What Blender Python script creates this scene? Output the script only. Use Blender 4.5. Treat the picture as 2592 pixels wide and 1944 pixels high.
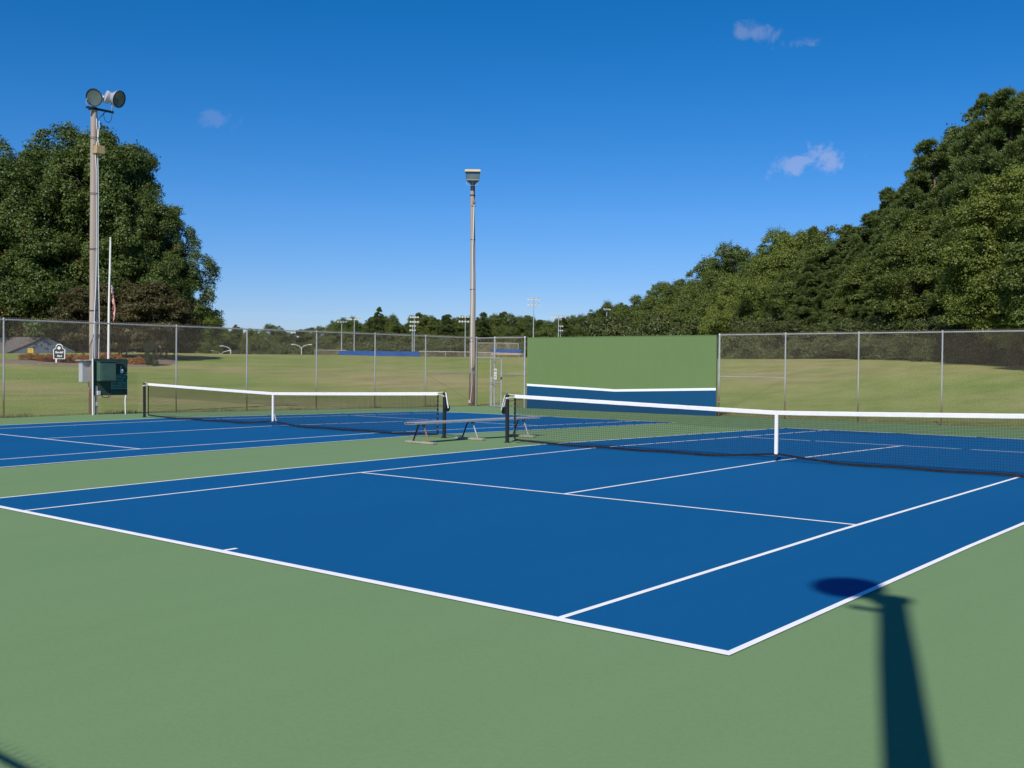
import bpy, math, random
import numpy as np
from mathutils import Vector, Matrix

for o in list(bpy.data.objects):
    bpy.data.objects.remove(o)
SC = bpy.context.scene
COL = SC.collection
R = math.radians

# ------------------------------------------------------------------ camera
cam_d = bpy.data.cameras.new('camera')
cam = bpy.data.objects.new('camera', cam_d)
COL.objects.link(cam)
_r = Vector((0.76625105, 0.64247524, 0.00921439))
_u = Vector((-0.01772949, 0.00680573, 0.99981966))
_f = Vector((-0.64229666, 0.76627622, -0.01660566))
CAM = Vector((8.7027, -17.8734, 1.6787))
cam.matrix_world = Matrix(((_r.x, _u.x, -_f.x, CAM.x), (_r.y, _u.y, -_f.y, CAM.y), (_r.z, _u.z, -_f.z, CAM.z), (0, 0, 0, 1)))
cam_d.sensor_width = 36
cam_d.lens = 37.37
cam_d.clip_start = 0.1
cam_d.clip_end = 5000
SC.camera = cam

# ------------------------------------------------------------------ light
SUN_AZ = 158.5      # compass bearing of the sun, degrees clockwise from +Y
SUN_EL = 43.0
sd = Vector((math.sin(R(SUN_AZ)) * math.cos(R(SUN_EL)), math.cos(R(SUN_AZ)) * math.cos(R(SUN_EL)), math.sin(R(SUN_EL))))
sun_d = bpy.data.lights.new('sun', 'SUN')
sun_d.energy = 4.7
sun_d.angle = R(0.53)
sun_d.color = (1.0, 0.95, 0.87)
sun = bpy.data.objects.new('sun', sun_d)
COL.objects.link(sun)
sun.rotation_euler = (-sd).to_track_quat('-Z', 'Y').to_euler()
sun.location = (0, -40, 60)

world = bpy.data.worlds.new('World')
SC.world = world
world.use_nodes = True
wt = world.node_tree
wt.nodes.clear()
def wn(t, **k):
    n = wt.nodes.new(t)
    for a, b in k.items(): setattr(n, a, b)
    return n
sky = wn('ShaderNodeTexSky', sky_type='NISHITA')
sky.sun_disc = False
sky.sun_elevation = R(SUN_EL)
sky.sun_rotation = R(SUN_AZ)
sky.altitude = 0
sky.air_density = 1.0
sky.dust_density = 0.0
sky.ozone_density = 5.0
hsv = wn('ShaderNodeHueSaturation')
hsv.inputs['Hue'].default_value = 0.510
hsv.inputs['Saturation'].default_value = 1.34
hsv.inputs['Value'].default_value = 1.0
wt.links.new(sky.outputs[0], hsv.inputs['Color'])
bg = wn('ShaderNodeBackground')
bg.inputs['Strength'].default_value = 0.092
wo = wn('ShaderNodeOutputWorld')
tc = wn('ShaderNodeTexCoord')
nz = wn('ShaderNodeTexNoise')
nz.inputs['Scale'].default_value = 38
nz.inputs['Detail'].default_value = 7
nz.inputs['Roughness'].default_value = 0.62
nz.inputs['Distortion'].default_value = 0.6
wt.links.new(tc.outputs['Generated'], nz.inputs['Vector'])
acc = None
# wisps of cloud: direction, half width, half height, density
for d, rw, rh, dens in (((-0.4226, 0.8877, 0.1829), .019, .010, .19), ((-0.3925, 0.9004, 0.1893), .026, .0105, .21), ((-0.408, 0.894, 0.1845), .022, .006, .2),
                        ((-0.4393, 0.8494, 0.2925), .020, .008, .13), ((-0.4061, 0.8691, 0.2824), .017, .006, .10), ((-0.803, 0.5554, 0.2162), .017, .009, .07)):
    sub = wn('ShaderNodeVectorMath', operation='SUBTRACT')
    wt.links.new(tc.outputs['Generated'], sub.inputs[0]); sub.inputs[1].default_value = d
    mul = wn('ShaderNodeVectorMath', operation='MULTIPLY')
    wt.links.new(sub.outputs[0], mul.inputs[0]); mul.inputs[1].default_value = (1 / rw, 1 / rw, 1 / rh)
    ln = wn('ShaderNodeVectorMath', operation='LENGTH')
    wt.links.new(mul.outputs[0], ln.inputs[0])
    # ragged outline: noise pushes the edge in and out
    ad = wn('ShaderNodeMath', operation='MULTIPLY_ADD')
    wt.links.new(nz.outputs['Fac'], ad.inputs[0]); ad.inputs[1].default_value = -5.6; ad.inputs[2].default_value = 2.85
    a2 = wn('ShaderNodeMath', operation='ADD')
    wt.links.new(ln.outputs['Value'], a2.inputs[0]); wt.links.new(ad.outputs[0], a2.inputs[1])
    mr = wn('ShaderNodeMapRange', interpolation_type='SMOOTHSTEP')
    wt.links.new(a2.outputs[0], mr.inputs['Value'])
    mr.inputs['From Min'].default_value = 1.2; mr.inputs['From Max'].default_value = 0.1
    mr.inputs['To Min'].default_value = 0; mr.inputs['To Max'].default_value = dens
    if acc is None: acc = mr.outputs[0]
    else:
        mx = wn('ShaderNodeMath', operation='MAXIMUM')
        wt.links.new(acc, mx.inputs[0]); wt.links.new(mr.outputs[0], mx.inputs[1]); acc = mx.outputs[0]
cm = wn('ShaderNodeMix', data_type='RGBA')
wt.links.new(acc, cm.inputs['Factor'])
# air near the horizon is a touch more violet than the model's, the same all the way round
sep = wn('ShaderNodeSeparateXYZ'); wt.links.new(tc.outputs['Generated'], sep.inputs[0])
rp = wn('ShaderNodeValToRGB'); wt.links.new(sep.outputs['Z'], rp.inputs[0])
rp.color_ramp.elements[0].position = 0.0; rp.color_ramp.elements[0].color = (.56, .58, .91, 1)
rp.color_ramp.elements[1].position = 0.34; rp.color_ramp.elements[1].color = (.30, .90, .90, 1)
e_ = rp.color_ramp.elements.new(.14); e_.color = (.62, .80, .97, 1)
tn = wn('ShaderNodeVectorMath', operation='MULTIPLY'); wt.links.new(hsv.outputs[0], tn.inputs[0]); wt.links.new(rp.outputs[0], tn.inputs[1])
ts = wn('ShaderNodeVectorMath', operation='SCALE'); wt.links.new(tn.outputs[0], ts.inputs[0]); ts.inputs['Scale'].default_value = 1.2
wt.links.new(ts.outputs[0], cm.inputs['A'])
cm.inputs['B'].default_value = (9.6, 8.0, 7.9, 1)
wt.links.new(cm.outputs['Result'], bg.inputs['Color'])
wt.links.new(bg.outputs[0], wo.inputs[0])

SC.view_settings.view_transform = 'Standard'
SC.view_settings.look = 'None'
SC.view_settings.gamma = 1
SC.view_settings.use_curve_mapping = False
SC.view_settings.exposure = 0.0

# ------------------------------------------------------------------ materials
def mat(name, color, rough=0.8, metal=0.0, vary=0.0, scale=6.0, bump=0.0, bscale=60.0, color2=None, spec=0.4, detail=5):
    m = bpy.data.materials.new(name)
    m.use_nodes = True
    nt = m.node_tree
    b = nt.nodes['Principled BSDF']
    b.inputs['Roughness'].default_value = rough
    b.inputs['Metallic'].default_value = metal
    b.inputs['Specular IOR Level'].default_value = spec
    c = (*color, 1)
    b.inputs['Base Color'].default_value = c
    if vary or color2 or bump:
        t = nt.nodes.new('ShaderNodeTexCoord')
        if vary or color2:
            n = nt.nodes.new('ShaderNodeTexNoise')
            n.inputs['Scale'].default_value = scale
            n.inputs['Detail'].default_value = detail
            nt.links.new(t.outputs['Object'], n.inputs['Vector'])
            r = nt.nodes.new('ShaderNodeValToRGB')
            r.color_ramp.elements[0].position = 0.3
            r.color_ramp.elements[1].position = 0.7
            c2 = color2 or tuple(min(1, x * (1 + vary)) for x in color)
            c1 = color if color2 else tuple(x * (1 - vary) for x in color)
            r.color_ramp.elements[0].color = (*c1, 1)
            r.color_ramp.elements[1].color = (*c2, 1)
            nt.links.new(n.outputs['Fac'], r.inputs[0])
            nt.links.new(r.outputs[0], b.inputs['Base Color'])
        if bump:
            n2 = nt.nodes.new('ShaderNodeTexNoise')
            n2.inputs['Scale'].default_value = bscale
            n2.inputs['Detail'].default_value = 3
            nt.links.new(t.outputs['Object'], n2.inputs['Vector'])
            bp = nt.nodes.new('ShaderNodeBump')
            bp.inputs['Strength'].default_value = bump
            bp.inputs['Distance'].default_value = 0.01
            nt.links.new(n2.outputs['Fac'], bp.inputs['Height'])
            nt.links.new(bp.outputs[0], b.inputs['Normal'])
    return m

def rampmat(name, lo, hi, z0, z1, rough=0.6, metal=0.0, nscale=(8, 8, 1.5), namp=0.6, bump=0.0, streak=None):
    """two finishes by height above the thing's base (rust or creosote at the foot), the border broken by noise"""
    m = bpy.data.materials.new(name); m.use_nodes = True
    nt = m.node_tree; b = nt.nodes['Principled BSDF']
    b.inputs['Roughness'].default_value = rough; b.inputs['Metallic'].default_value = metal
    t = nt.nodes.new('ShaderNodeTexCoord')
    s = nt.nodes.new('ShaderNodeSeparateXYZ'); nt.links.new(t.outputs['Object'], s.inputs[0])
    mp = nt.nodes.new('ShaderNodeMapping'); mp.inputs['Scale'].default_value = nscale
    nt.links.new(t.outputs['Object'], mp.inputs[0])
    n = nt.nodes.new('ShaderNodeTexNoise'); n.inputs['Scale'].default_value = 1.0; n.inputs['Detail'].default_value = 6; n.inputs['Roughness'].default_value = .7
    nt.links.new(mp.outputs[0], n.inputs['Vector'])
    a = nt.nodes.new('ShaderNodeMath'); a.operation = 'MULTIPLY_ADD'
    nt.links.new(n.outputs['Fac'], a.inputs[0]); a.inputs[1].default_value = namp * 2; a.inputs[2].default_value = -namp
    ad = nt.nodes.new('ShaderNodeMath'); ad.operation = 'ADD'
    nt.links.new(s.outputs['Z'], ad.inputs[0]); nt.links.new(a.outputs[0], ad.inputs[1])
    mr = nt.nodes.new('ShaderNodeMapRange'); nt.links.new(ad.outputs[0], mr.inputs['Value'])
    mr.inputs['From Min'].default_value = z0; mr.inputs['From Max'].default_value = z1
    mx = nt.nodes.new('ShaderNodeMix'); mx.data_type = 'RGBA'
    nt.links.new(mr.outputs[0], mx.inputs['Factor'])
    mx.inputs['A'].default_value = (*lo, 1); mx.inputs['B'].default_value = (*hi, 1)
    # grain
    mp2 = nt.nodes.new('ShaderNodeMapping'); mp2.inputs['Scale'].default_value = (nscale[0] * 5, nscale[1] * 5, nscale[2] * .6)
    nt.links.new(t.outputs['Object'], mp2.inputs[0])
    n2 = nt.nodes.new('ShaderNodeTexNoise'); n2.inputs['Scale'].default_value = 1.0; n2.inputs['Detail'].default_value = 5
    nt.links.new(mp2.outputs[0], n2.inputs['Vector'])
    mr2 = nt.nodes.new('ShaderNodeMapRange'); nt.links.new(n2.outputs['Fac'], mr2.inputs['Value'])
    mr2.inputs['From Min'].default_value = .3; mr2.inputs['From Max'].default_value = .7
    mr2.inputs['To Min'].default_value = 1 - (streak or .1); mr2.inputs['To Max'].default_value = 1 + (streak or .1)
    vm = nt.nodes.new('ShaderNodeVectorMath'); vm.operation = 'SCALE'
    nt.links.new(mx.outputs['Result'], vm.inputs[0]); nt.links.new(mr2.outputs[0], vm.inputs['Scale'])
    nt.links.new(vm.outputs[0], b.inputs['Base Color'])
    if bump:
        bp = nt.nodes.new('ShaderNodeBump'); bp.inputs['Strength'].default_value = bump; bp.inputs['Distance'].default_value = .01
        nt.links.new(n2.outputs['Fac'], bp.inputs['Height']); nt.links.new(bp.outputs[0], b.inputs['Normal'])
    return m

def courtmat(name, color, worn, rough=0.75):
    """rolled acrylic: broad faint patches from the squeegee, fine sand grain, a little dust"""
    m = bpy.data.materials.new(name); m.use_nodes = True
    nt = m.node_tree; b = nt.nodes['Principled BSDF']
    b.inputs['Roughness'].default_value = rough
    b.inputs['Specular IOR Level'].default_value = 0.12
    t = nt.nodes.new('ShaderNodeTexCoord')
    def noise(scale, detail, mapscale=None):
        n = nt.nodes.new('ShaderNodeTexNoise'); n.inputs['Scale'].default_value = scale; n.inputs['Detail'].default_value = detail
        src = t.outputs['Object']
        if mapscale:
            mp = nt.nodes.new('ShaderNodeMapping'); mp.inputs['Scale'].default_value = mapscale
            nt.links.new(src, mp.inputs[0]); src = mp.outputs[0]
        nt.links.new(src, n.inputs['Vector']); return n.outputs['Fac']
    def rng(sock, a, b2, lo, hi):
        r = nt.nodes.new('ShaderNodeMapRange'); nt.links.new(sock, r.inputs['Value'])
        r.inputs['From Min'].default_value = a; r.inputs['From Max'].default_value = b2
        r.inputs['To Min'].default_value = lo; r.inputs['To Max'].default_value = hi
        return r.outputs[0]
    mx = nt.nodes.new('ShaderNodeMix'); mx.data_type = 'RGBA'
    mx.inputs['A'].default_value = (*color, 1); mx.inputs['B'].default_value = (*worn, 1)
    nt.links.new(rng(noise(0.35, 5, (1, .35, 1)), .35, .75, 0, 1), mx.inputs['Factor'])
    v = nt.nodes.new('ShaderNodeMath'); v.operation = 'MULTIPLY'
    nt.links.new(rng(noise(1.1, 4, (2.4, .25, 1)), .3, .7, .988, 1.012), v.inputs[0])
    v2 = nt.nodes.new('ShaderNodeMath'); v2.operation = 'MULTIPLY'
    nt.links.new(rng(noise(420, 2), .3, .7, .90, 1.10), v2.inputs[0])
    nt.links.new(rng(noise(38, 3), .3, .7, .965, 1.035), v2.inputs[1])
    nt.links.new(v2.outputs[0], v.inputs[1])
    vm = nt.nodes.new('ShaderNodeVectorMath'); vm.operation = 'SCALE'
    nt.links.new(mx.outputs['Result'], vm.inputs[0]); nt.links.new(v.outputs[0], vm.inputs['Scale'])
    nt.links.new(vm.outputs[0], b.inputs['Base Color'])
    bp = nt.nodes.new('ShaderNodeBump'); bp.inputs['Strength'].default_value = .35; bp.inputs['Distance'].default_value = .002
    nt.links.new(noise(300, 3), bp.inputs['Height']); nt.links.new(bp.outputs[0], b.inputs['Normal'])
    return m

def leafmat(name, dark, light, autumn=None, autumn_amt=0.0, clump=0.55, trans=0.25):
    m = bpy.data.materials.new(name); m.use_nodes = True
    nt = m.node_tree; nt.nodes.remove(nt.nodes['Principled BSDF'])
    out = nt.nodes['Material Output']
    g = nt.nodes.new('ShaderNodeNewGeometry')
    t = nt.nodes.new('ShaderNodeTexCoord')
    oi = nt.nodes.new('ShaderNodeObjectInfo')
    n = nt.nodes.new('ShaderNodeTexNoise'); n.inputs['Scale'].default_value = clump; n.inputs['Detail'].default_value = 2
    nt.links.new(t.outputs['Object'], n.inputs['Vector'])
    a = nt.nodes.new('ShaderNodeMath'); a.operation = 'MULTIPLY_ADD'
    nt.links.new(g.outputs['Random Per Island'], a.inputs[0]); a.inputs[1].default_value = .55
    b2 = nt.nodes.new('ShaderNodeMapRange'); nt.links.new(n.outputs['Fac'], b2.inputs['Value'])
    b2.inputs['From Min'].default_value = .35; b2.inputs['From Max'].default_value = .65; b2.inputs['To Min'].default_value = 0; b2.inputs['To Max'].default_value = .35
    nt.links.new(b2.outputs[0], a.inputs[2])
    a3 = nt.nodes.new('ShaderNodeMath'); a3.operation = 'MULTIPLY_ADD'
    nt.links.new(oi.outputs['Random'], a3.inputs[0]); a3.inputs[1].default_value = .22; nt.links.new(a.outputs[0], a3.inputs[2])
    mx = nt.nodes.new('ShaderNodeMix'); mx.data_type = 'RGBA'
    mx.inputs['A'].default_value = (*dark, 1); mx.inputs['B'].default_value = (*light, 1)
    nt.links.new(a3.outputs[0], mx.inputs['Factor'])
    col = mx.outputs['Result']
    if autumn:
        n3 = nt.nodes.new('ShaderNodeTexNoise'); n3.inputs['Scale'].default_value = .33; n3.inputs['Detail'].default_value = 3
        nt.links.new(t.outputs['Object'], n3.inputs['Vector'])
        r = nt.nodes.new('ShaderNodeMapRange'); nt.links.new(n3.outputs['Fac'], r.inputs['Value'])
        r.inputs['From Min'].default_value = .66 - autumn_amt * .3; r.inputs['From Max'].default_value = .74 - autumn_amt * .2; r.inputs['To Max'].default_value = .75
        m2 = nt.nodes.new('ShaderNodeMix'); m2.data_type = 'RGBA'
        nt.links.new(r.outputs[0], m2.inputs['Factor']); nt.links.new(col, m2.inputs['A']); m2.inputs['B'].default_value = (*autumn, 1)
        col = m2.outputs['Result']
    d = nt.nodes.new('ShaderNodeBsdfDiffuse'); nt.links.new(col, d.inputs['Color'])
    tr = nt.nodes.new('ShaderNodeBsdfTranslucent')
    sc = nt.nodes.new('ShaderNodeVectorMath'); sc.operation = 'MULTIPLY'; sc.inputs[1].default_value = (1.2, 1.3, .6)
    nt.links.new(col, sc.inputs[0]); nt.links.new(sc.outputs[0], tr.inputs['Color'])
    gl = nt.nodes.new('ShaderNodeBsdfGlossy'); gl.inputs['Roughness'].default_value = .45; gl.inputs['Color'].default_value = (.8, .85, .9, 1)
    ms = nt.nodes.new('ShaderNodeMixShader'); ms.inputs[0].default_value = trans
    nt.links.new(d.outputs[0], ms.inputs[1]); nt.links.new(tr.outputs[0], ms.inputs[2])
    ms2 = nt.nodes.new('ShaderNodeMixShader'); ms2.inputs[0].default_value = .02
    nt.links.new(ms.outputs[0], ms2.inputs[1]); nt.links.new(gl.outputs[0], ms2.inputs[2])
    nt.links.new(ms2.outputs[0], out.inputs[0])
    return m

GREEN = courtmat('court_green', (.160, .258, .112), (.172, .268, .122))
BLUE = courtmat('court_blue', (.0025, .088, .232), (.0035, .095, .245))
LINEP = mat('line_paint', (.86, .86, .85), .7, vary=.05, scale=5)
GALV = rampmat('galvanised_post', (.20, .105, .05), (.50, .51, .52), .35, 1.25, .5, .35, namp=.55)
GALVR = mat('galvanised_rail', (.50, .51, .52), .45, .45, vary=.15, scale=3)
WIRE = mat('galvanised_wire', (.56, .47, .34), .5, .2, vary=.2, scale=1.2)
BLACKP = mat('black_paint', (.012, .012, .013), .45, spec=.5)
NETC = mat('black_net_cord', (.010, .010, .011), .8)
HEMM = mat('black_vinyl_tape', (.014, .014, .015), .5, vary=.4, scale=10)
BAND = mat('white_vinyl_band', (.82, .80, .77), .6, vary=.04, scale=8)
WHITEP = mat('white_plastic', (.78, .78, .76), .5)
ALU = mat('weathered_aluminium', (.46, .44, .42), .5, .35, vary=.12, scale=9)
RUST = mat('rusty_steel', (.22, .10, .06), .8, .1, color2=(.33, .19, .13), scale=20)
STEELP = mat('grey_steel_tube', (.36, .36, .38), .5, .4, vary=.15, scale=12)
OLDWOOD = mat('weathered_board', (.27, .23, .18), .85, color2=(.40, .36, .29), scale=18, bump=.4, bscale=40)
POLEW = rampmat('pole_wood', (.145, .075, .042), (.37, .30, .25), .7, 2.4, .85, 0, nscale=(9, 9, .9), namp=.8, bump=.6, streak=.24)
WALLG = courtmat('wall_green_paint', (.140, .215, .085), (.15, .225, .092))
WALLB = courtmat('wall_blue_paint', (.007, .068, .165), (.009, .076, .18))
PANG = mat('dark_green_plywood', (.022, .055, .040), .7, vary=.2, scale=5, bump=.2)
CABG = mat('green_cabinet_paint', (.060, .115, .085), .5, vary=.12, scale=4)
SIGNG = mat('green_sign_sheet', (.006, .075, .060), .45)
SIGNT = mat('sign_lettering', (.24, .36, .32), .6)
GREYB = mat('grey_enamel_box', (.56, .56, .58), .5, .1, vary=.08, scale=6)
TANB = mat('tan_enamel_box', (.40, .28, .12), .6, color2=(.48, .35, .17), scale=9)
TANH = mat('tan_lamp_hood', (.66, .55, .36), .55, vary=.08, scale=5)
LAMPG = mat('lamp_glass', (.10, .14, .145), .12, .0, spec=.8, vary=.25, scale=3)
LAMPH = mat('spun_aluminium_hood', (.62, .60, .62), .4, .5, vary=.1, scale=5)
DARKM = mat('dark_steel', (.035, .04, .045), .5, .3)
WHITEM = mat('white_painted_metal', (.78, .78, .77), .5)
SLAMP = mat('white_floodlight_hood', (.80, .80, .78), .4)
ROOFB = mat('blue_metal_roof', (.018, .080, .25), .4, .1, vary=.08, scale=.5)
TIMBER = mat('yellow_timber', (.46, .28, .09), .7, vary=.15, scale=3)
SHINGLE = mat('grey_brown_shingle', (.105, .092, .088), .9, vary=.2, scale=6)
CLAD = mat('blue_grey_cladding', (.085, .105, .145), .7, vary=.08, scale=2)
YELL = mat('yellow_sign', (.72, .48, .03), .5)
SIGND = mat('dark_sign_face', (.018, .022, .020), .5)
BARK = mat('bark', (.10, .075, .055), .9, color2=(.21, .165, .125), scale=4, bump=.6, bscale=14)
BARKP = mat('pine_bark', (.13, .085, .06), .9, color2=(.27, .19, .14), scale=5, bump=.6, bscale=10)
MULCH = mat('bark_mulch', (.13, .095, .06), .95, color2=(.25, .19, .13), scale=7, bump=.8, bscale=30)
L_LEAFY = leafmat('broadleaf_foliage', (.040, .066, .014), (.165, .205, .045))
L_LIGHT = leafmat('light_broadleaf_foliage', (.070, .105, .018), (.225, .265, .055))
L_OAK = leafmat('dark_broadleaf_foliage', (.028, .052, .013), (.135, .180, .042), autumn=(.15, .045, .018), autumn_amt=.09, clump=.35)
L_PINE = leafmat('pine_needles', (.036, .064, .018), (.150, .190, .052), clump=.6, trans=.12)
L_RED = leafmat('purple_green_foliage', (.036, .036, .012), (.115, .098, .036), autumn=(.26, .055, .025), autumn_amt=.02, clump=.8)
L_RSHRUB = leafmat('orange_red_foliage', (.24, .055, .02), (.38, .17, .04), clump=3.0)
L_UNDER = leafmat('undergrowth_foliage', (.036, .052, .016), (.130, .155, .048), clump=.9)
L_DARK = leafmat('dark_shrub_foliage', (.014, .026, .010), (.040, .058, .020), clump=.9)

# ------------------------------------------------------------------ mesh helpers
class MB:
    def __init__(s): s.v = []; s.f = []; s.mi = []
    def add(s, vs, fs):
        k = len(s.v); s.v += [tuple(a) for a in vs]; s.f += [tuple(i + k for i in f) for f in fs]
        return s
    def box(s, c, d, rot=None, bevel=0):
        x, y, z = d[0] / 2, d[1] / 2, d[2] / 2
        if bevel:
            b = bevel; pts = []
            prof = [(-x + b, -y), (x - b, -y), (x, -y + b), (x, y - b), (x - b, y), (-x + b, y), (-x, y - b), (-x, -y + b)]
            for zz, ins in ((-z, b), (-z + b, 0), (z - b, 0), (z, b)):
                for px, py in prof:
                    pts.append(Vector((px * (1 - ins / x), py * (1 - ins / y), zz)))
            fs = [tuple(range(7, -1, -1)), tuple(range(24, 32))]
            for k in range(3):
                for i in range(8):
                    j = (i + 1) % 8; fs.append((k * 8 + i, k * 8 + j, k * 8 + 8 + j, k * 8 + 8 + i))
        else:
            pts = [Vector((a, b2, c2)) for a in (-x, x) for b2 in (-y, y) for c2 in (-z, z)]
            fs = [(0, 1, 3, 2), (4, 6, 7, 5), (0, 4, 5, 1), (2, 3, 7, 6), (0, 2, 6, 4), (1, 5, 7, 3)]
        if rot is not None: pts = [rot @ p for p in pts]
        c = Vector(c)
        return s.add([p + c for p in pts], fs)
    def tube(s, pts, r, n=8, caps=True):
        pts = [Vector(p) for p in pts]
        rs = r if isinstance(r, (list, tuple)) else [r] * len(pts)
        vs = []; up = None
        for i, p in enumerate(pts):
            a = pts[max(i - 1, 0)]; b = pts[min(i + 1, len(pts) - 1)]
            d = (b - a).normalized()
            if up is None:
                up = Vector((0, 0, 1)) if abs(d.z) < .9 else Vector((1, 0, 0))
            e1 = d.cross(up).normalized(); e2 = e1.cross(d).normalized(); up = e2
            for k in range(n):
                t = 2 * math.pi * k / n
                vs.append(p + e1 * (rs[i] * math.cos(t)) + e2 * (rs[i] * math.sin(t)))
        fs = []
        for i in range(len(pts) - 1):
            for k in range(n):
                j = (k + 1) % n; fs.append((i * n + k, i * n + j, i * n + n + j, i * n + n + k))
        if caps:
            fs.append(tuple(range(n - 1, -1, -1))); fs.append(tuple(range((len(pts) - 1) * n, len(pts) * n)))
        return s.add(vs, fs)
    def lathe(s, prof, o, axis, n=20):
        """prof: (radius, distance along axis)"""
        o = Vector(o); a = Vector(axis).normalized()
        e1 = a.cross(Vector((0, 0, 1)) if abs(a.z) < .9 else Vector((1, 0, 0))).normalized(); e2 = a.cross(e1)
        vs = []; fs = []
        for r, h in prof:
            for k in range(n):
                t = 2 * math.pi * k / n; vs.append(o + a * h + e1 * (r * math.cos(t)) + e2 * (r * math.sin(t)))
        for i in range(len(prof) - 1):
            for k in range(n):
                j = (k + 1) % n; fs.append((i * n + k, i * n + j, i * n + n + j, i * n + n + k))
        return s.add(vs, fs)
    def prism(s, poly, ex):
        """polygon of 3D points pushed along the vector ex"""
        n = len(poly); ex = Vector(ex); p = [Vector(q) for q in poly]
        vs = p + [q + ex for q in p]
        fs = [tuple(range(n - 1, -1, -1)), tuple(range(n, 2 * n))] + [(i, (i + 1) % n, n + (i + 1) % n, n + i) for i in range(n)]
        return s.add(vs, fs)
    def build(s, name, m, parent=None, smooth=None, kind=None, label=None):
        me = bpy.data.meshes.new(name)
        me.from_pydata(s.v, [], s.f)
        me.materials.append(m)
        if smooth is not None:
            me.polygons.foreach_set('use_smooth', [True] * len(me.polygons))
            me.set_sharp_from_angle(angle=R(smooth))
        me.update()
        o = bpy.data.objects.new(name, me); COL.objects.link(o)
        if parent: o.parent = parent
        if kind: o['kind'] = kind
        if label: o['label'] = label
        return o

def thing(name, label, cat, loc=(0, 0, 0), rz=0, group=None):
    o = bpy.data.objects.new(name, None); COL.objects.link(o)
    o.empty_display_size = .2
    o.location = loc; o.rotation_euler = (0, 0, rz)
    o['label'] = label; o['category'] = cat
    if group: o['group'] = group
    return o

def npmesh(name, V, F, m):
    """V (n,3), F (m,k) with constant k"""
    V = np.asarray(V, np.float32); F = np.asarray(F, np.int32); k = F.shape[1]
    me = bpy.data.meshes.new(name)
    me.vertices.add(len(V)); me.vertices.foreach_set('co', V.ravel())
    me.loops.add(F.size); me.loops.foreach_set('vertex_index', F.ravel())
    me.polygons.add(len(F)); me.polygons.foreach_set('loop_start', np.arange(0, F.size, k, dtype=np.int32))
    me.update(calc_edges=True); me.materials.append(m)
    return me

def link(name, me, parent=None, kind=None):
    o = bpy.data.objects.new(name, me); COL.objects.link(o)
    if parent: o.parent = parent
    if kind: o['kind'] = kind
    return o

def wires(P0, P1, r):
    """many thin three-sided rods"""
    P0 = np.asarray(P0, float); P1 = np.asarray(P1, float); d = P1 - P0
    d /= np.linalg.norm(d, axis=1)[:, None] + 1e-9
    ref = np.where(np.abs(d[:, 2:3]) < .9, np.array([[0, 0, 1.]]), np.array([[1., 0, 0]]))
    e1 = np.cross(d, ref); e1 /= np.linalg.norm(e1, axis=1)[:, None]; e2 = np.cross(d, e1)
    n = len(P0); V = np.zeros((n, 6, 3))
    for k in range(3):
        t = 2 * math.pi * k / 3 + .5
        o = r * (math.cos(t) * e1 + math.sin(t) * e2)
        V[:, k] = P0 + o; V[:, 3 + k] = P1 + o
    base = np.arange(n)[:, None] * 6
    F = np.concatenate([base + np.array([[k, (k + 1) % 3, 3 + (k + 1) % 3, 3 + k]]) for k in range(3)])
    return V.reshape(-1, 3), F

def cz(y):                       # the court slab is laid with a slight fall away from the net line
    return -0.0084 * abs(y) - (0.007 * (-7 - y) if y < -7 else 0)

def sstep(a, b, v):
    t = np.clip((v - a) / (b - a), 0, 1); return t * t * (3 - 2 * t)
def terr(x, y):
    x = np.asarray(x, float); y = np.asarray(y, float)
    dx = np.maximum(np.maximum(-23.75 - x, x - 9.2), 0); dy = np.maximum(np.maximum(-18.9 - y, y - 18.75), 0)
    d = np.hypot(dx, dy)
    A = 2.8 - .55 * sstep(40, 0, y) * np.ones_like(d)
    n = .05 * np.sin(x * .11 + 1.3) * np.sin(y * .09 + .4) + .03 * np.sin(x * .31 + y * .23)
    z = -0.0084 * np.minimum(np.abs(y), 18.7) - .007 * np.clip(-7 - y, 0, 11.9) - .03 + A * sstep(0, 1, d / (62 - 10 * sstep(-60, -10, x))) - 3.4 * sstep(64, 110, d) + n * sstep(2, 20, d)
    z = np.where(d <= 0, -.35, z)
    far = np.hypot(x, y)
    return z - 2.0 * sstep(500, 2500, far)
def tz(x, y): return float(terr(x, y))
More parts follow.
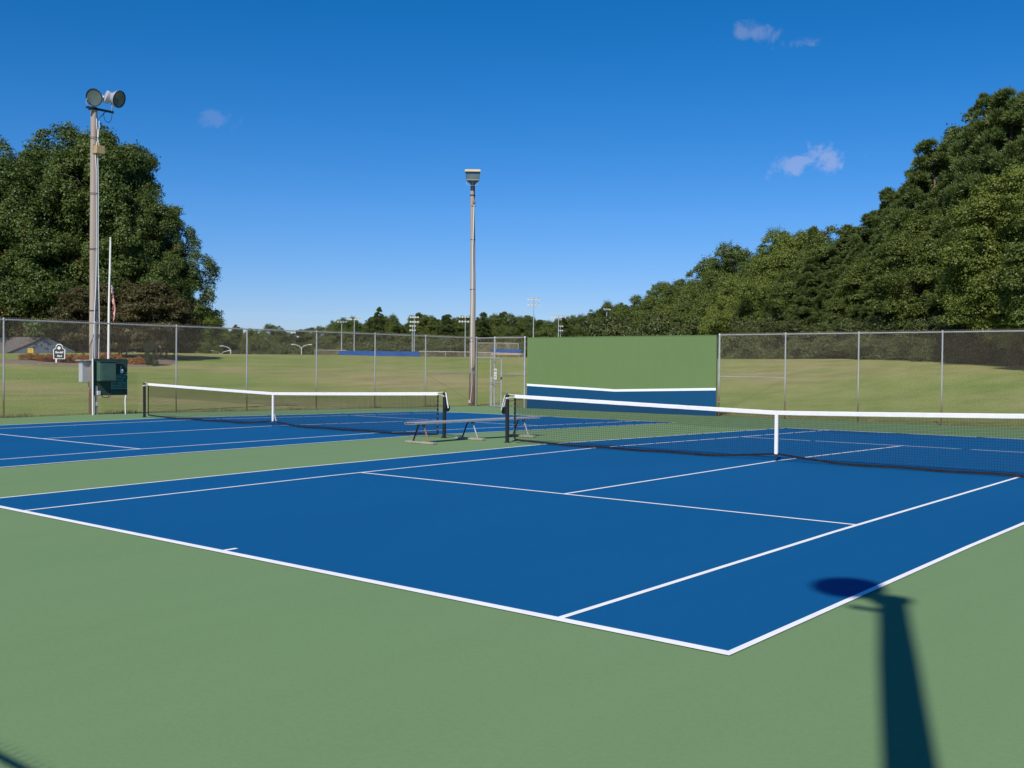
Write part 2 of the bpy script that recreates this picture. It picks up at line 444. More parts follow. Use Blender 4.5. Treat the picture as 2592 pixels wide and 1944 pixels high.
# ------------------------------------------------------------------ ground
def make_ground():
    xs = sorted(set([-3000, -2000, -1200, -800] + list(np.arange(-600, -150, 12.)) + list(np.arange(-150, 60, 2.)) + list(np.arange(60, 300, 12.)) + [400, 700, 1500, 3000, -23.751, -23.749, 9.199, 9.201]))
    ys = sorted(set([-3000, -1200, -500, -200, -100] + list(np.arange(-60, 220, 2.)) + list(np.arange(220, 600, 12.)) + [800, 1200, 2000, 3000, -18.901, -18.899, 18.749, 18.751]))
    X, Y = np.meshgrid(np.array(xs, float), np.array(ys, float)); Z = terr(X, Y)
    V = np.stack([X, Y, Z], -1).reshape(-1, 3); nx = len(xs); ny = len(ys)
    i = np.arange(ny - 1)[:, None] * nx + np.arange(nx - 1)[None]; i = i.ravel()
    F = np.stack([i, i + 1, i + nx + 1, i + nx], -1)
    m = bpy.data.materials.new('mown_lawn'); m.use_nodes = True
    nt = m.node_tree; b = nt.nodes['Principled BSDF']; b.inputs['Roughness'].default_value = .95; b.inputs['Specular IOR Level'].default_value = .1
    t = nt.nodes.new('ShaderNodeTexCoord')
    def noise(scale, det, ms, rot=0):
        mp = nt.nodes.new('ShaderNodeMapping'); mp.inputs['Scale'].default_value = ms; mp.inputs['Rotation'].default_value = (0, 0, rot)
        nt.links.new(t.outputs['Object'], mp.inputs[0])
        n = nt.nodes.new('ShaderNodeTexNoise'); n.inputs['Scale'].default_value = scale; n.inputs['Detail'].default_value = det; n.inputs['Roughness'].default_value = .65
        nt.links.new(mp.outputs[0], n.inputs['Vector']); return n.outputs['Fac']
    def ramp(s, stops):
        r = nt.nodes.new('ShaderNodeValToRGB'); e = r.color_ramp.elements
        e[0].position, e[0].color = stops[0][0], (*stops[0][1], 1); e[1].position, e[1].color = stops[-1][0], (*stops[-1][1], 1)
        for p, c in stops[1:-1]:
            q = e.new(p); q.color = (*c, 1)
        nt.links.new(s, r.inputs[0]); return r.outputs[0]
    big = ramp(noise(.055, 6, (1, 1, 1)), [(.36, (.176, .240, .056)), (.5, (.228, .258, .076)), (.64, (.318, .275, .126))])
    mid = ramp(noise(.5, 5, (1, .4, 1), .4), [(.3, (.72, .80, .70)), (.5, (1, 1, 1)), (.7, (1.18, 1.10, 1.18))])
    fine = ramp(noise(9, 4, (1, 1, 1)), [(.3, (.70, .74, .66)), (.7, (1.25, 1.2, 1.25))])
    m1 = nt.nodes.new('ShaderNodeVectorMath'); m1.operation = 'MULTIPLY'; nt.links.new(big, m1.inputs[0]); nt.links.new(mid, m1.inputs[1])
    m2 = nt.nodes.new('ShaderNodeVectorMath'); m2.operation = 'MULTIPLY'; nt.links.new(m1.outputs[0], m2.inputs[0]); nt.links.new(fine, m2.inputs[1])
    nt.links.new(m2.outputs[0], b.inputs['Base Color'])
    bp = nt.nodes.new('ShaderNodeBump'); bp.inputs['Strength'].default_value = .8; bp.inputs['Distance'].default_value = .06
    nt.links.new(noise(14, 4, (1, 1, 1)), bp.inputs['Height']); nt.links.new(bp.outputs[0], b.inputs['Normal'])
    me = npmesh('ground', V, F, m)
    me.polygons.foreach_set('use_smooth', [True] * len(me.polygons))
    g = link('ground', me, kind='structure')
make_ground()

def sheet(mb, x0, x1, y0, y1, dz):
    ys = [y0] + [b for b in (-7.0, 0.0) if y0 < b < y1] + [y1]
    for a, b in zip(ys, ys[1:]):
        mb.add([(x0, a, cz(a) + dz), (x1, a, cz(a) + dz), (x1, b, cz(b) + dz), (x0, b, cz(b) + dz)], [(0, 1, 2, 3)])
# green slab with real edges
mb = MB()
sheet(mb, -23.74, 9.19, -18.89, 18.74, 0)
for (a, b, c, d) in ((-23.74, -18.89, 9.19, -18.89), (-23.74, 18.74, 9.19, 18.74)):
    mb.add([(a, b, cz(b)), (c, d, cz(d)), (c, d, -.4), (a, b, -.4)], [(0, 1, 2, 3)])
for x in (-23.74, 9.19):
    mb.add([(x, -18.89, cz(-18.89)), (x, -7, cz(-7)), (x, 0, 0), (x, 18.74, cz(18.74)), (x, 18.74, -.4), (x, 0, -.4), (x, -7, -.4), (x, -18.89, -.4)], [(0, 1, 6, 7), (1, 2, 5, 6), (2, 3, 4, 5)])
slab = mb.build('court_surface', GREEN, kind='structure')
CX = [0.0, -14.756]; CYO = [0.0, .038]
for cx, cy in zip(CX, CYO):
    mb = MB(); L = 11.885; D = 5.485; S = 4.115; V = 6.40
    sheet(mb, cx - D + .02, cx + D - .02, cy - L + .03, cy + L - .03, .004)
    area = mb.build('blue_playing_area', BLUE, slab)
    def line(x0, x1, y0, y1, dz=.008):
        q = MB(); sheet(q, cx + x0, cx + x1, cy + y0, cy + y1, dz); q.build('court_line', LINEP, slab)
    w = .055
    line(-D, D, -L, -L + .09); line(-D, D, L - .09, L)                       # baselines
    for s in (-1, 1):
        a, b = sorted((s * D, s * (D - w))); line(a, b, -L + .09, L - .09)      # doubles sidelines
        a, b = sorted((s * S, s * (S - w))); line(a, b, -L + .09, L - .09)      # singles sidelines
        a, b = sorted((s * V, s * (V - w))); line(-S + w, S - w, a, b)           # service lines
        a, b = sorted((s * (L - .09), s * (L - .23))); line(-w / 2, w / 2, a, b)  # centre marks
    line(-w / 2, w / 2, -V + w, V - w)                                          # centre service line

# ------------------------------------------------------------------ nets
def net_top(x): return .914 + .148 * (abs(x) / 6.4) ** 1.1
def net_bot(x):
    a = abs(x)
    return .105 * max(0, 1 - a / 1.15) ** 1.3 + .012 + .012 * math.sin(x * 2.1) ** 2 + (.045 * max(0, (a - 5.2)) if a > 5.2 else 0)
def bow(x):            # the loose foot of the net hangs a hand's breadth out of line between its ties
    a = abs(x); return -.05 * math.sin(min(a / 6.2, 1) * math.pi) * (1 if x < 0 else .7)
def make_net(cx, cy, label, reel_side, tail):
    t = thing('tennis_net', label, 'tennis net', (cx, cy, 0), group='tennis nets across the two courts')
    for s in (-1, 1):
        q = MB().tube([(s * 6.40, 0, -.05), (s * 6.41, 0, 1.03)], .043, 14); q.lathe([(0.001, 1.075), (.03, 1.07), (.046, 1.05), (.046, 1.03), (.03, 1.03)], (s * 6.41, 0, 0), (0, 0, 1), 14)
        po = q.build('post', BLACKP, t, 40)
        q = MB().lathe([(.001, -.012), (.075, -.012), (.075, .0)], (s * 6.4, 0, .012), (0, 0, 1), 16); q.build('base_collar', BLACKP, po, 30)
        if s == reel_side:
            q = MB().box((s * 6.455, 0, .70), (.05, .09, .16), bevel=.008)
            q.lathe([(.001, 0), (.085, 0), (.085, .035), (.03, .04), (.03, .08), (.001, .08)], (s * 6.47, 0, .70), (s, 0, 0), 16)
            q.build('winding_reel', BLACKP, po, 35)
            q = MB().tube([(s * 6.45, -.01, 1.06), (s * 6.475, -.02, 1.0), (s * 6.53, -.03, .80), (s * 6.555, -.03, .70)], .011, 6)
            q.tube([(s * 6.445, .012, 1.05), (s * 6.49, .01, .86), (s * 6.545, -.01, .70)], .008, 6)
            q.build('white_strap', WHITEP, po, 60)
        q = MB().tube([(s * 6.41, -.048, .985), (s * 6.37, -.03, .99), (s * 6.30, -.012, 1.0), (s * 6.19, -.004, 1.005)], .008, 6)
        q.tube([(s * 6.455, 0, .975), (s * 6.41, .05, .972), (s * 6.355, 0, .968), (s * 6.41, -.05, .972), (s * 6.455, 0, .975)], .010, 6)
        q.tube([(s * 6.41, 0, 1.068), (s * 6.19, 0, net_top(6.19) - .006)], .007, 6)
        q.build('tie_rope', WHITEP, t, 60)
    E = 6.19
    xs = np.arange(-E, E + .001, .045)
    def pt(x, f, off=0.0):   # f 0 = top, 1 = foot
        a, b = net_top(x) - .05, net_bot(x) + .04
        return (x, bow(x) * f ** 1.5 + off, a + (b - a) * f)
    P0 = []; P1 = []
    fs = [0, .25, .5, .75, 1]
    for x in xs:
        for a, b in zip(fs, fs[1:]): P0.append(pt(x, a)); P1.append(pt(x, b))
    seg = np.linspace(-E, E, 57)
    for k in range(1, 20):
        f = k / 20
        for a, b in zip(seg, seg[1:]): P0.append(pt(a, f)); P1.append(pt(b, f))
    # the doubled upper rows
    for x in xs[:-1]:
        P0.append(pt(x + .018, 0, .012)); P1.append(pt(x + .018, .38, .012))
    for k in range(1, 8):
        f = (k + .45) / 20
        for a, b in zip(seg, seg[1:]): P0.append(pt(a, f, .012)); P1.append(pt(b, f, .012))
    V, F = wires(P0, P1, .0024)
    link('net_cord', npmesh('net_cord', V, F, NETC), t, 'stuff')
    # headband: a folded vinyl sleeve
    vs = []; fs2 = []
    sx = np.linspace(-E, E, 61)
    for i, x in enumerate(sx):
        w = .0025 * math.sin(i * 1.7) ; z = net_top(x)
        for (dy, dz) in ((0, .004), (.012, -.004), (.013, -.07), (-.013, -.07), (-.012, -.004)): vs.append((x, dy + w, z + dz + .001 * math.sin(i * 2.3)))
    for i in range(60):
        for k in range(5):
            j = (k + 1) % 5; fs2.append((i * 5 + k, i * 5 + j, i * 5 + 5 + j, i * 5 + 5 + k))
    fs2 += [(0, 1, 2, 3, 4), (304, 303, 302, 301, 300)]
    MB().add(vs, fs2).build('headband', BAND, t, 40)
    # foot tape
    vs = []; fs2 = []
    for x in sx:
        y = bow(x); z = net_bot(x)
        for (dy, dz) in ((.006, .040), (.006, 0), (-.006, 0), (-.006, .040)): vs.append((x, y + dy, z + dz))
    for i in range(60):
        for k in range(4):
            j = (k + 1) % 4; fs2.append((i * 4 + k, i * 4 + j, i * 4 + 4 + j, i * 4 + 4 + k))
    MB().add(vs, fs2).build('foot_tape', HEMM, t)
    for s in (-1, 1):
        q = MB()
        n = 8
        for i in range(n):
            a = pt(s * E, i / n); b = pt(s * E, (i + 1) / n)
            q.add([(a[0] - .022, a[1] - .006, a[2]), (a[0] + .022, a[1] - .006, a[2]), (b[0] + .022, b[1] - .006, b[2]), (b[0] - .022, b[1] - .006, b[2]),
                   (a[0] - .022, a[1] + .006, a[2]), (a[0] + .022, a[1] + .006, a[2]), (b[0] + .022, b[1] + .006, b[2]), (b[0] - .022, b[1] + .006, b[2])],
                  [(0, 1, 2, 3), (7, 6, 5, 4), (0, 3, 7, 4), (1, 5, 6, 2)])
        q.build('side_tape', HEMM, t)
        q = MB()
        for i in range(1, 9):
            a = pt(s * E, i / 9); q.tube([(a[0] + s * .024, a[1] - .009, a[2] - .012), (a[0] - s * .0, a[1] - .011, a[2] + .006), (a[0] + s * .024, a[1] + .009, a[2] + .016)], .004, 4)
        q.build('lacing', ALU, t, kind='stuff')
    # centre strap down to its ground anchor
    q = MB()
    zs = [net_top(0) + .006, net_top(0) - .08, .5, .13]
    q.add([(-.031, -.017, z) for z in zs] + [(.031, -.017, z) for z in zs] + [(-.031, .017, z) for z in zs] + [(.031, .017, z) for z in zs],
          [(0, 4, 5, 1), (1, 5, 6, 2), (2, 6, 7, 3), (8, 9, 13, 12), (9, 10, 14, 13), (10, 11, 15, 14), (0, 1, 9, 8), (1, 2, 10, 9), (2, 3, 11, 10), (4, 12, 13, 5), (5, 13, 14, 6), (6, 14, 15, 7), (0, 8, 12, 4), (3, 7, 15, 11)])
    st = q.build('centre_strap', BAND, t)
    q = MB().tube([(0, -.01, .14), (0, 0, .06), (0, 0, .0)], .006, 6); q.box((0, 0, .09), (.045, .012, .035)); q.lathe([(.001, .012), (.03, .012), (.03, 0)], (0, 0, 0), (0, 0, 1), 10)
    q.build('anchor', DARKM, st, 40)
    if tail:
        q = MB().add([(.03, .02, .30), (.05, .03, .30), (.14, .05, .12), (.10, .045, .10)], [(0, 1, 2, 3), (3, 2, 1, 0)])
        q = MB().prism([(.025, .02, .34), (.06, .02, .30), (.14, .02, .12), (.10, .02, .10)], (0, .004, 0)); q.build('strap_end', BAND, st)
    return t
make_net(0, 0, 'long black net with white headband across the nearer right-hand court', -1, False)
make_net(CX[1], CYO[1], 'black net with white headband across the farther left-hand court', 1, True)
q = MB().box((-5.72, -.016, net_top(5.72) - .012), (.028, .004, .03)); q2 = MB()

# ------------------------------------------------------------------ bench
t = thing('bench', 'long backless aluminium bench on three splayed frames between the two nets', 'bench', (-7.58, .3, 0))
for i in range(3):
    x = -.105 + i * .105
    vs = []; w, h, b = .048, .021, .006
    q = MB()
    prof = [(-w, -h), (w, -h), (w, h - b), (w - b, h), (-w + b, h), (-w, h - b)]
    inn = [(-w + .006, -h + .006), (w - .006, -h + .006), (w - .006, h - .007), (-w + .006, h - .007)]
    n = len(prof)
    for y in (-2.15, 2.15): vs += [(x + a, y, .435 + z) for a, z in prof]
    fs = [(k, (k + 1) % n, n + (k + 1) % n, n + k) for k in range(n)]
    q.add(vs, fs)
    vs = []
    for y in (-2.15, 2.15): vs += [(x + a, y, .435 + z) for a, z in inn]
    q.add(vs, [(k, 4 + k, 4 + (k + 1) % 4, (k + 1) % 4) for k in range(4)])
    for s_, y in ((0, -2.15), (1, 2.15)):
        a0 = s_ * n; b0 = 2 * n + s_ * 4
        q.add([vv for vv in q.v], []) if False else None
        q.f += [(a0, a0 + 1, b0 + 1, b0), (a0 + 1, a0 + 2, b0 + 2, b0 + 1), (a0 + 2, a0 + 3, a0 + 4, b0 + 3, b0 + 2), (a0 + 4, a0 + 5, a0, b0, b0 + 3)]
    q.build('seat_plank', ALU, t)
for y, m1, m2 in ((-1.80, RUST, BLACKP), (-.22, STEELP, BLACKP), (1.6, STEELP, BLACKP)):
    fz = .048 + cz(.3 + y)
    MB().box((0, y, fz - .024), (.86, .14, .045), bevel=.008).build('foot_board', OLDWOOD, t)
    br = MB().box((0, y, .406), (.24, .07, .012), bevel=.002)
    br.box((-.075, y, .385), (.012, .07, .035)); br.box((.075, y, .385), (.012, .07, .035))
    br.build('seat_bracket', BLACKP, t)
    MB().tube([(.075, y, .40), (.235, y, fz)], .017, 10).build('leg', m1, t, 50)
    MB().tube([(-.075, y, .40), (-.235, y, fz)], .017, 10).build('leg', m2, t, 50)

# ------------------------------------------------------------------ fences
H = 2.95
def gz_at(x, y): return cz(max(min(y, 18.8), -18.8))
def chain(P, Q, z0, z1, pitch=.060, r=.0012):
    """diamond mesh between two upright lines"""
    P = Vector((P[0], P[1], 0)); Q = Vector((Q[0], Q[1], 0)); L = (Q - P).length; d = (Q - P) / L
    hgt = z1 - z0; A = []; B = []
    n = int((L + hgt) / pitch)
    for k in range(-int(hgt / pitch) - 1, int(L / pitch) + 1):
        for s in (1, -1):
            # rod runs from (u, 0) upward; u shifts by hgt over the height
            u0 = k * pitch + (0 if s == 1 else hgt); u1 = u0 + s * hgt
            t0, t1 = 0.0, 1.0
            for lim, sg in ((0, 1), (L, -1)):
                a = (u0 - lim) * sg; b = (u1 - lim) * sg
                if a < 0 and b < 0: t0 = 2; break
                if a < 0: t0 = max(t0, a / (a - b))
                elif b < 0: t1 = min(t1, a / (a - b))
            if t0 >= t1: continue
            m = 3
            for j in range(m):
                ta = t0 + (t1 - t0) * j / m; tb = t0 + (t1 - t0) * (j + 1) / m
                nrm = Vector((d.y, -d.x, 0)) * (.002 * s)
                A.append(P + d * (u0 + (u1 - u0) * ta) + nrm + Vector((0, 0, z0 + hgt * ta)))
                B.append(P + d * (u0 + (u1 - u0) * tb) + nrm + Vector((0, 0, z0 + hgt * tb)))
    return wires(A, B, r)

def fence(label, pts, big=(), rails=(), knuckle=True, rusty=True, skip=(), capl=True):
    """pts: post positions along one straight run"""
    o = Vector((pts[0][0], pts[0][1], 0))
    t = thing('chain_link_fence', label, 'fence', o, group='galvanised fences round the courts')
    for i, p in enumerate(pts):
        g = gz_at(*p); r = .038 if i in big else .026
        px, py = p[0] - o.x, p[1] - o.y
        q = MB().tube([(px, py, g - .2), (px, py, H + .01)], r, 10); q.lathe([(r * 1.15, H - .02), (r * 1.15, H + .02), (r * .8, H + .05), (.001, H + .065)], (px, py, 0), (0, 0, 1), 10)
        po = q.build('post', GALV if rusty else GALVR, t, 50)
        if i in big:
            for zz in (.4, 1.0, 1.6, 2.2, 2.7):
                MB().lathe([(r + .002, -.012), (r + .006, -.012), (r + .006, .012), (r + .002, .012)], (px, py, zz), (0, 0, 1), 10).build('tension_band', GALVR, po, 40)
    a, b = pts[0], pts[-1]
    MB().tube([(a[0] - o.x, a[1] - o.y, H), (b[0] - o.x, b[1] - o.y, H)], .021, 8).build('top_rail', GALVR, t, 50)
    for i, zz in rails:
        p, q_ = pts[i], pts[i + 1]
        MB().tube([(p[0] - o.x, p[1] - o.y, zz), (q_[0] - o.x, q_[1] - o.y, zz)], .019, 8).build('mid_rail', GALVR, t, 50)
        g0, g1 = gz_at(*p) + .12, gz_at(*q_) + .12
        if (i, zz) in rails[:1]:
            e = (p, q_) if i + 1 in big else (q_, p)
            MB().tube([(e[0][0] - o.x, e[0][1] - o.y, zz - .05), (e[1][0] - o.x, e[1][1] - o.y, gz_at(*e[1]) + .1)], .0045, 5).build('truss_rod', RUST, t, 50)
    for i in range(len(pts) - 1):
        if i in skip: continue
        p, q_ = pts[i], pts[i + 1]
        g = min(gz_at(*p), gz_at(*q_)) + .02
        # the fabric hangs on the court side of the posts and is folded over the rail
        V, F = chain((p[0] - o.x, p[1] - o.y), (q_[0] - o.x, q_[1] - o.y), g, H + .035)
        dd = Vector((q_[0] - p[0], q_[1] - p[1], 0)).normalized(); side = Vector((dd.y, -dd.x, 0))
        V = V + np.array(side * .034)[None]
        link('chain_link_panel', npmesh('chain_link_panel', V, F, WIRE), t, 'stuff')
    # twisted wire ends over the rail
    if knuckle:
        L = (Vector((*b, 0)) - Vector((*a, 0))).length; d = (Vector((*b, 0)) - Vector((*a, 0))) / L
        side = Vector((d.y, -d.x, 0)) * .034
        A = []; B = []
        for k in range(int(L / .06)):
            if any(math.dist(pts[j], a) < k * .06 < math.dist(pts[j + 1], a) for j in skip): continue
            p = Vector((a[0] - o.x, a[1] - o.y, H + .02)) + d * (k * .06) + side
            A += [p - d * .008, p + d * .008]; B += [p + d * .006 + Vector((0, 0, .055)), p - d * .006 + Vector((0, 0, .055))]
        V, F = wires(A, B, .0022)
        link('twisted_wire_ends', npmesh('twisted_wire_ends', V, F, WIRE), t, 'stuff')
    return t
XL = -23.72; YF = 18.28
fence('tall chain-link fence along the left side of the far court, rust on its posts', [(XL, y) for y in (-18.72, -15.4, -12.3, -9.2, -6.15, -3.12, -.2, 2.78, 5.7, 8.95, 12.02, 14.97, YF)], big=(0, 12), rails=((11, 1.36),))
fence('short chain-link stretch with the gateway, between corner pole and hitting wall', [(XL, YF), (-22.63, YF), (-20.88, YF)], big=(0, 1, 2), rails=((1, 1.33),), skip=(0,), rusty=False)
fence('chain-link fence to the right of the hitting wall, behind the nearer court', [(-11.36, 18.4), (-8.65, 18.4), (-5.9, 18.4), (-3.05, 18.4), (-.05, 18.4), (3.0, 18.4), (6.0, 18.4), (9.05, 18.4)], big=(0, 7), rails=((0, 1.36),))
fence('near end chain-link fence whose top rail throws the shadow at lower left', [(9.05, -18.72), (6.0, -18.72), (3.0, -18.72), (0, -18.72), (-3, -18.72), (-6, -18.72), (-9, -18.72), (-12, -18.72), (-15, -18.72), (-18, -18.72), (-21, -18.72), (XL, -18.72)], big=(0, 11))
fence('chain-link fence along the right side of the nearer court', [(9.05, 18.4)] + [(9.05, 18.4 - 3.075 * k) for k in range(1, 12)] + [(9.05, -18.72)], big=(0, 12))
# gateway header and the mesh over it
t = thing('gate', 'narrow chain-link gate standing open with two white notices on it', 'gate', (-22.83, YF - .05, 0))
gd = Vector((.90, -.436, 0)).normalized(); gw = 1.22; g0 = cz(18.3) + .05
def gp(u, z): return (gd.x * u, gd.y * u, z)
for u in (0, gw): MB().tube([gp(u, g0), gp(u, 2.02)], .022, 8).build('gate_stile', GALVR, t, 50)
for z in (g0, .95, 2.02): MB().tube([gp(0, z), gp(gw, z)], .022, 8).build('gate_rail', GALVR, t, 50)
V, F = chain((0, 0), (gd.x * gw, gd.y * gw), g0, 2.02); link('chain_link_panel', npmesh('gate_mesh', V, F, WIRE), t, 'stuff')
for z in (1.75, .85, .2):
    MB().tube([gp(.0, z), (.1, .03, z + .01), (.2, .05, z)], .014, 6).build('hinge', RUST, t, 50)
MB().box(gp(gw, 1.15), (.06, .05, .12), bevel=.01).build('latch', DARKM, t)
rz = Matrix.Rotation(math.atan2(gd.y, gd.x), 3, 'Z'); nrm = Vector((gd.y, -gd.x, 0)) * .03
for z, hh, rows in ((1.45, .24, ((.03, .13, .035), (-.01, .13, .03))), (1.20, .22, ((.03, .07, .03), (-.01, .08, .03), (-.045, .06, .025)))):
    c = Vector(gp(.62, z)) + nrm
    nt_ = MB().box(c, (.30, .006, hh), rz).build('notice', WHITEP, t)
    q = MB()
    for dz, w, h in rows:
        x = -w
        while x < w - .01:
            ww = random.Random(int((z + dz) * 1000 + x * 977)).uniform(.016, .03)
            q.box(c + nrm * .14 + rz @ Vector((x + ww / 2, 0, dz)), (ww, .002, h * .8), rz); x += ww + .012
    q.build('print', DARKM, nt_, kind='stuff')
hd = thing('gate_header', 'pipe and strip of mesh over the gateway beside the corner pole', 'gate frame', (XL, YF, 0))
MB().tube([(0, 0, 2.07), (1.09, 0, 2.07)], .021, 8).build('pipe', GALVR, hd, 50)
V, F = chain((0, 0), (1.09, 0), 2.07, H + .03); link('chain_link_panel', npmesh('header_mesh', V, F, WIRE), hd, 'stuff')
q = MB().tube([(-23.21, 18.75, -.3), (-23.2, 18.75, 1.13)], .034, 10); q.lathe([(.038, 1.10), (.038, 1.14), (.02, 1.17), (.001, 1.175)], (-23.2, 18.75, 0), (0, 0, 1), 10)
o = q.build('bollard', GALVR, None, 50); o['label'] = 'waist-high galvanised steel pipe standing in the open gateway'; o['category'] = 'bollard'

# ------------------------------------------------------------------ hitting wall
t = thing('hitting_wall', 'green and blue practice wall with a white net line painted across it', 'wall', (-16.1, 18.3, 0))
x0, x1 = -4.66, 4.66; zb = cz(18.3) - .02; ztop = 2.93; pw = (x1 - x0) / 8
def wl(x): return .875 - (.875 - .725) * (1 - abs(x) / 4.66)
for k in range(8):       # eight plywood-wide sheets, hairline joints between them
    a = x0 + pw * k + .0008; b = x0 + pw * (k + 1) - .0008
    MB().prism([(a, 0, zb), (b, 0, zb), (b, 0, ztop), (a, 0, ztop)], (0, .09, 0)).build('wall_panel', WALLG, t)
q = MB().prism([(x0, -.003, zb), (0, -.003, zb), (x1, -.003, zb), (x1, -.003, wl(x1)), (0, -.003, wl(0)), (x0, -.003, wl(x0))], (0, .0025, 0)); q.build('blue_lower_band', WALLB, t)
q = MB().prism([(x0, -.006, wl(x0) - .045), (0, -.006, wl(0) - .045), (x1, -.006, wl(x1) - .045), (x1, -.006, wl(x1) + .05), (0, -.006, wl(0) + .05), (x0, -.006, wl(x0) + .05)], (0, .0025, 0)); q.build('net_line', LINEP, t)
MB().box((0, .045, ztop + .012), (9.34, .11, .022)).build('top_cap', WALLG, t)
for x in (x0 + .25, -2.3, 0, 2.3, x1 - .25):
    MB().box((x, .15, 1.35), (.09, .11, 3.1)).build('back_post', OLDWOOD, t)

# ------------------------------------------------------------------ wooden lamp poles
def floodlight(parent, c, n, r=.27, ballast=True):
    """round bowl floodlight, n = direction it faces"""
    c = Vector(c); n = Vector(n).normalized()
    body = MB().lathe([(.001, -.40), (.07, -.40), (.085, -.38), (.085, -.20), (.13, -.18), (.20, -.12), (.25, -.03), (r, .05), (r + .012, .055), (r + .012, .075), (r - .01, .075)], c, n, 28).build('lamp_hood', LAMPH, parent, 30)
    MB().lathe([(.001, .045), (r * .5, .05), (r - .012, .068)], c, n, 28).build('lens', LAMPG, body, 60)
    MB().lathe([(r - .014, .066), (r + .014, .066), (r + .014, .085), (r - .014, .085)], c, n, 28).build('lens_ring', DARKM, body, 40)
    return body
def wood_pole(loc, h, r0, r1, label, lean=(0, 0), bend=.0):
    t = thing('lamp_pole', label, 'light pole', loc, group='wooden lamp poles outside the court fence')
    pts = []; rs = []
    for k in range(13):
        f = k / 12; pts.append((lean[0] * f + bend * math.sin(f * math.pi), lean[1] * f + bend * .6 * math.sin(f * math.pi * 1.4), -.3 + (h + .3) * f)); rs.append(r0 + (r1 - r0) * f + .003 * math.sin(k * 2.1))
    MB().tube(pts, rs, 16).build('pole', POLEW, t, 50)
    return t, pts
# left pole
t, pts = wood_pole((-24.03, -.08, cz(0) - .03), 10.0, .140, .106, 'tall weathered wooden pole at left with two round floodlights and cabinets at its foot')
q = MB().box((.10, .15, 9.93), (.07, .95, .07), bevel=.008); q.box((.0, 0, 9.93), (.27, .27, .05), bevel=.01); q.tube([(.1, .35, 9.9), (.08, .08, 9.6)], .012, 6)
q.build('crossarm', DARKM, t)
fl = floodlight(t, (.22, -.08, 10.27), (.5, -.82, -.30))
MB().tube([(.10, -.28, 9.95), (.10, -.33, 10.1), (.13, -.30, 10.22)], .012, 6).build('bracket', GALVR, fl, 50)
fl = floodlight(t, (.28, .66, 10.36), (.90, .33, -.30))
MB().tube([(.1, .58, 9.95), (.1, .58, 10.15), (.05, .55, 10.3)], .02, 6).build('bracket', GALVR, fl, 50)
rt = Matrix.Rotation(R(-28), 3, Vector((.64, -.77, 0)))
q = MB().box((.10, .42, 10.38), (.17, .19, .40), rt, bevel=.012); q.build('ballast_box', LAMPH, fl)
q = MB(); P_ = [Vector((.12, .26 + .15 * (1 - math.cos(a)), 9.86 - .30 * math.sin(a))) for a in np.linspace(0, math.pi, 12)]
q.tube(P_ + [Vector((.14, .57, 10.1)), Vector((.16, .60, 10.25))], .009, 6); q.build('looped_cable', DARKM, t, 60)
q = MB().box((.20, .07, 8.60), (.22, .29, .26), bevel=.012); tb = q.build('tan_box', TANB, t)
MB().box((.06, .03, 8.62), (.10, .24, .30)).build('mounting_board', OLDWOOD, tb)
# two white conduits that wander down the pole
cr = random.Random(3)
for s, zz0, zz1 in ((0, 8.74, 9.62), (1, 8.74, 9.55)):
    pts2 = [(.115 + .01 * s, .02 + .09 * s + (.04 if k in (1, 2) else 0) * (1 - 2 * s) + .01 * cr.random(), zz0 + (zz1 - zz0) * k / 4) for k in range(5)]
    MB().tube(pts2, .013, 6).build('conduit', WHITEP, t, 60)
z_l = [8.46, 8.0, 7.0, 6.0, 5.0, 4.2, 3.6, 2.9, 2.2, 1.8]
off1 = [-.02, .015, .02, .02, .015, 0, -.03, -.06, -.09, -.10]; off2 = [.06, .075, .08, .075, .08, .10, .115, .125, .11, .105]
for off in (off1, off2):
    MB().tube([(.125 + .018 * min(1, (8.6 - z) / 3), o_, z) for z, o_ in zip(z_l, off)], .014, 6).build('conduit', WHITEP, t, 60)
for z in (7.2, 5.4, 3.4, 9.0): MB().lathe([(.150, -.01), (.155, -.01), (.155, .01), (.150, .01)], (0, 0, z), (0, 0, 1), 16).build('strap_band', DARKM, t, 40)
# cabinets and switch board by the left pole
t = thing('switch_board', 'dark green plywood board with cabinet, sockets and green notice on fence at left pole', 'electrical panel', (-23.50, .23, 0))
MB().box((0, 0, 1.21), (.02, 1.17, 1.18), bevel=.003).build('back_board', PANG, t)
cb = MB().box((.11, -.215, 1.39), (.20, .56, .63), bevel=.012); cb = cb.build('cabinet', CABG, t)
MB().box((.215, -.19, 1.39), (.012, .50, .57), bevel=.004).build('cabinet_door', CABG, cb)
MB().box((.12, -.215, 1.712), (.24, .60, .012)).build('rain_cap', CABG, cb)
MB().box((.06, .22, 1.66), (.11, .30, .015)).build('small_hood', CABG, t)
MB().box((.035, .36, 1.40), (.05, .10, .12), bevel=.008).build('socket_box', WHITEP, t)
MB().tube([(.03, .34, 1.46), (.03, .34, 1.58)], .009, 6).build('socket_pipe', WHITEP, t, 50)
sg = MB().box((.02, .29, 1.06), (.008, .58, .45)).build('notice_board', SIGNG, t)
q = MB()
for zz in (1.285, .835): q.box((.026, .29, zz), (.006, .59, .012))
for yy in (0, .58): q.box((.026, yy, 1.06), (.006, .012, .438))
q.build('frame', SIGNT, sg)
q = MB(); rr = random.Random(8)
for k in range(8):
    zz = 1.235 - k * .05; y = .03
    while y < .50:
        w = rr.uniform(.02, .06)
        if rr.random() < .8: q.box((.0245, y + w / 2, zz), (.001, w, .016))
        y += w + .02
q.build('print', SIGNT, sg, kind='stuff')
MB().box((.05, -.44, .70), (.07, .11, .13), bevel=.01).build('meter_box', GREYB, t)
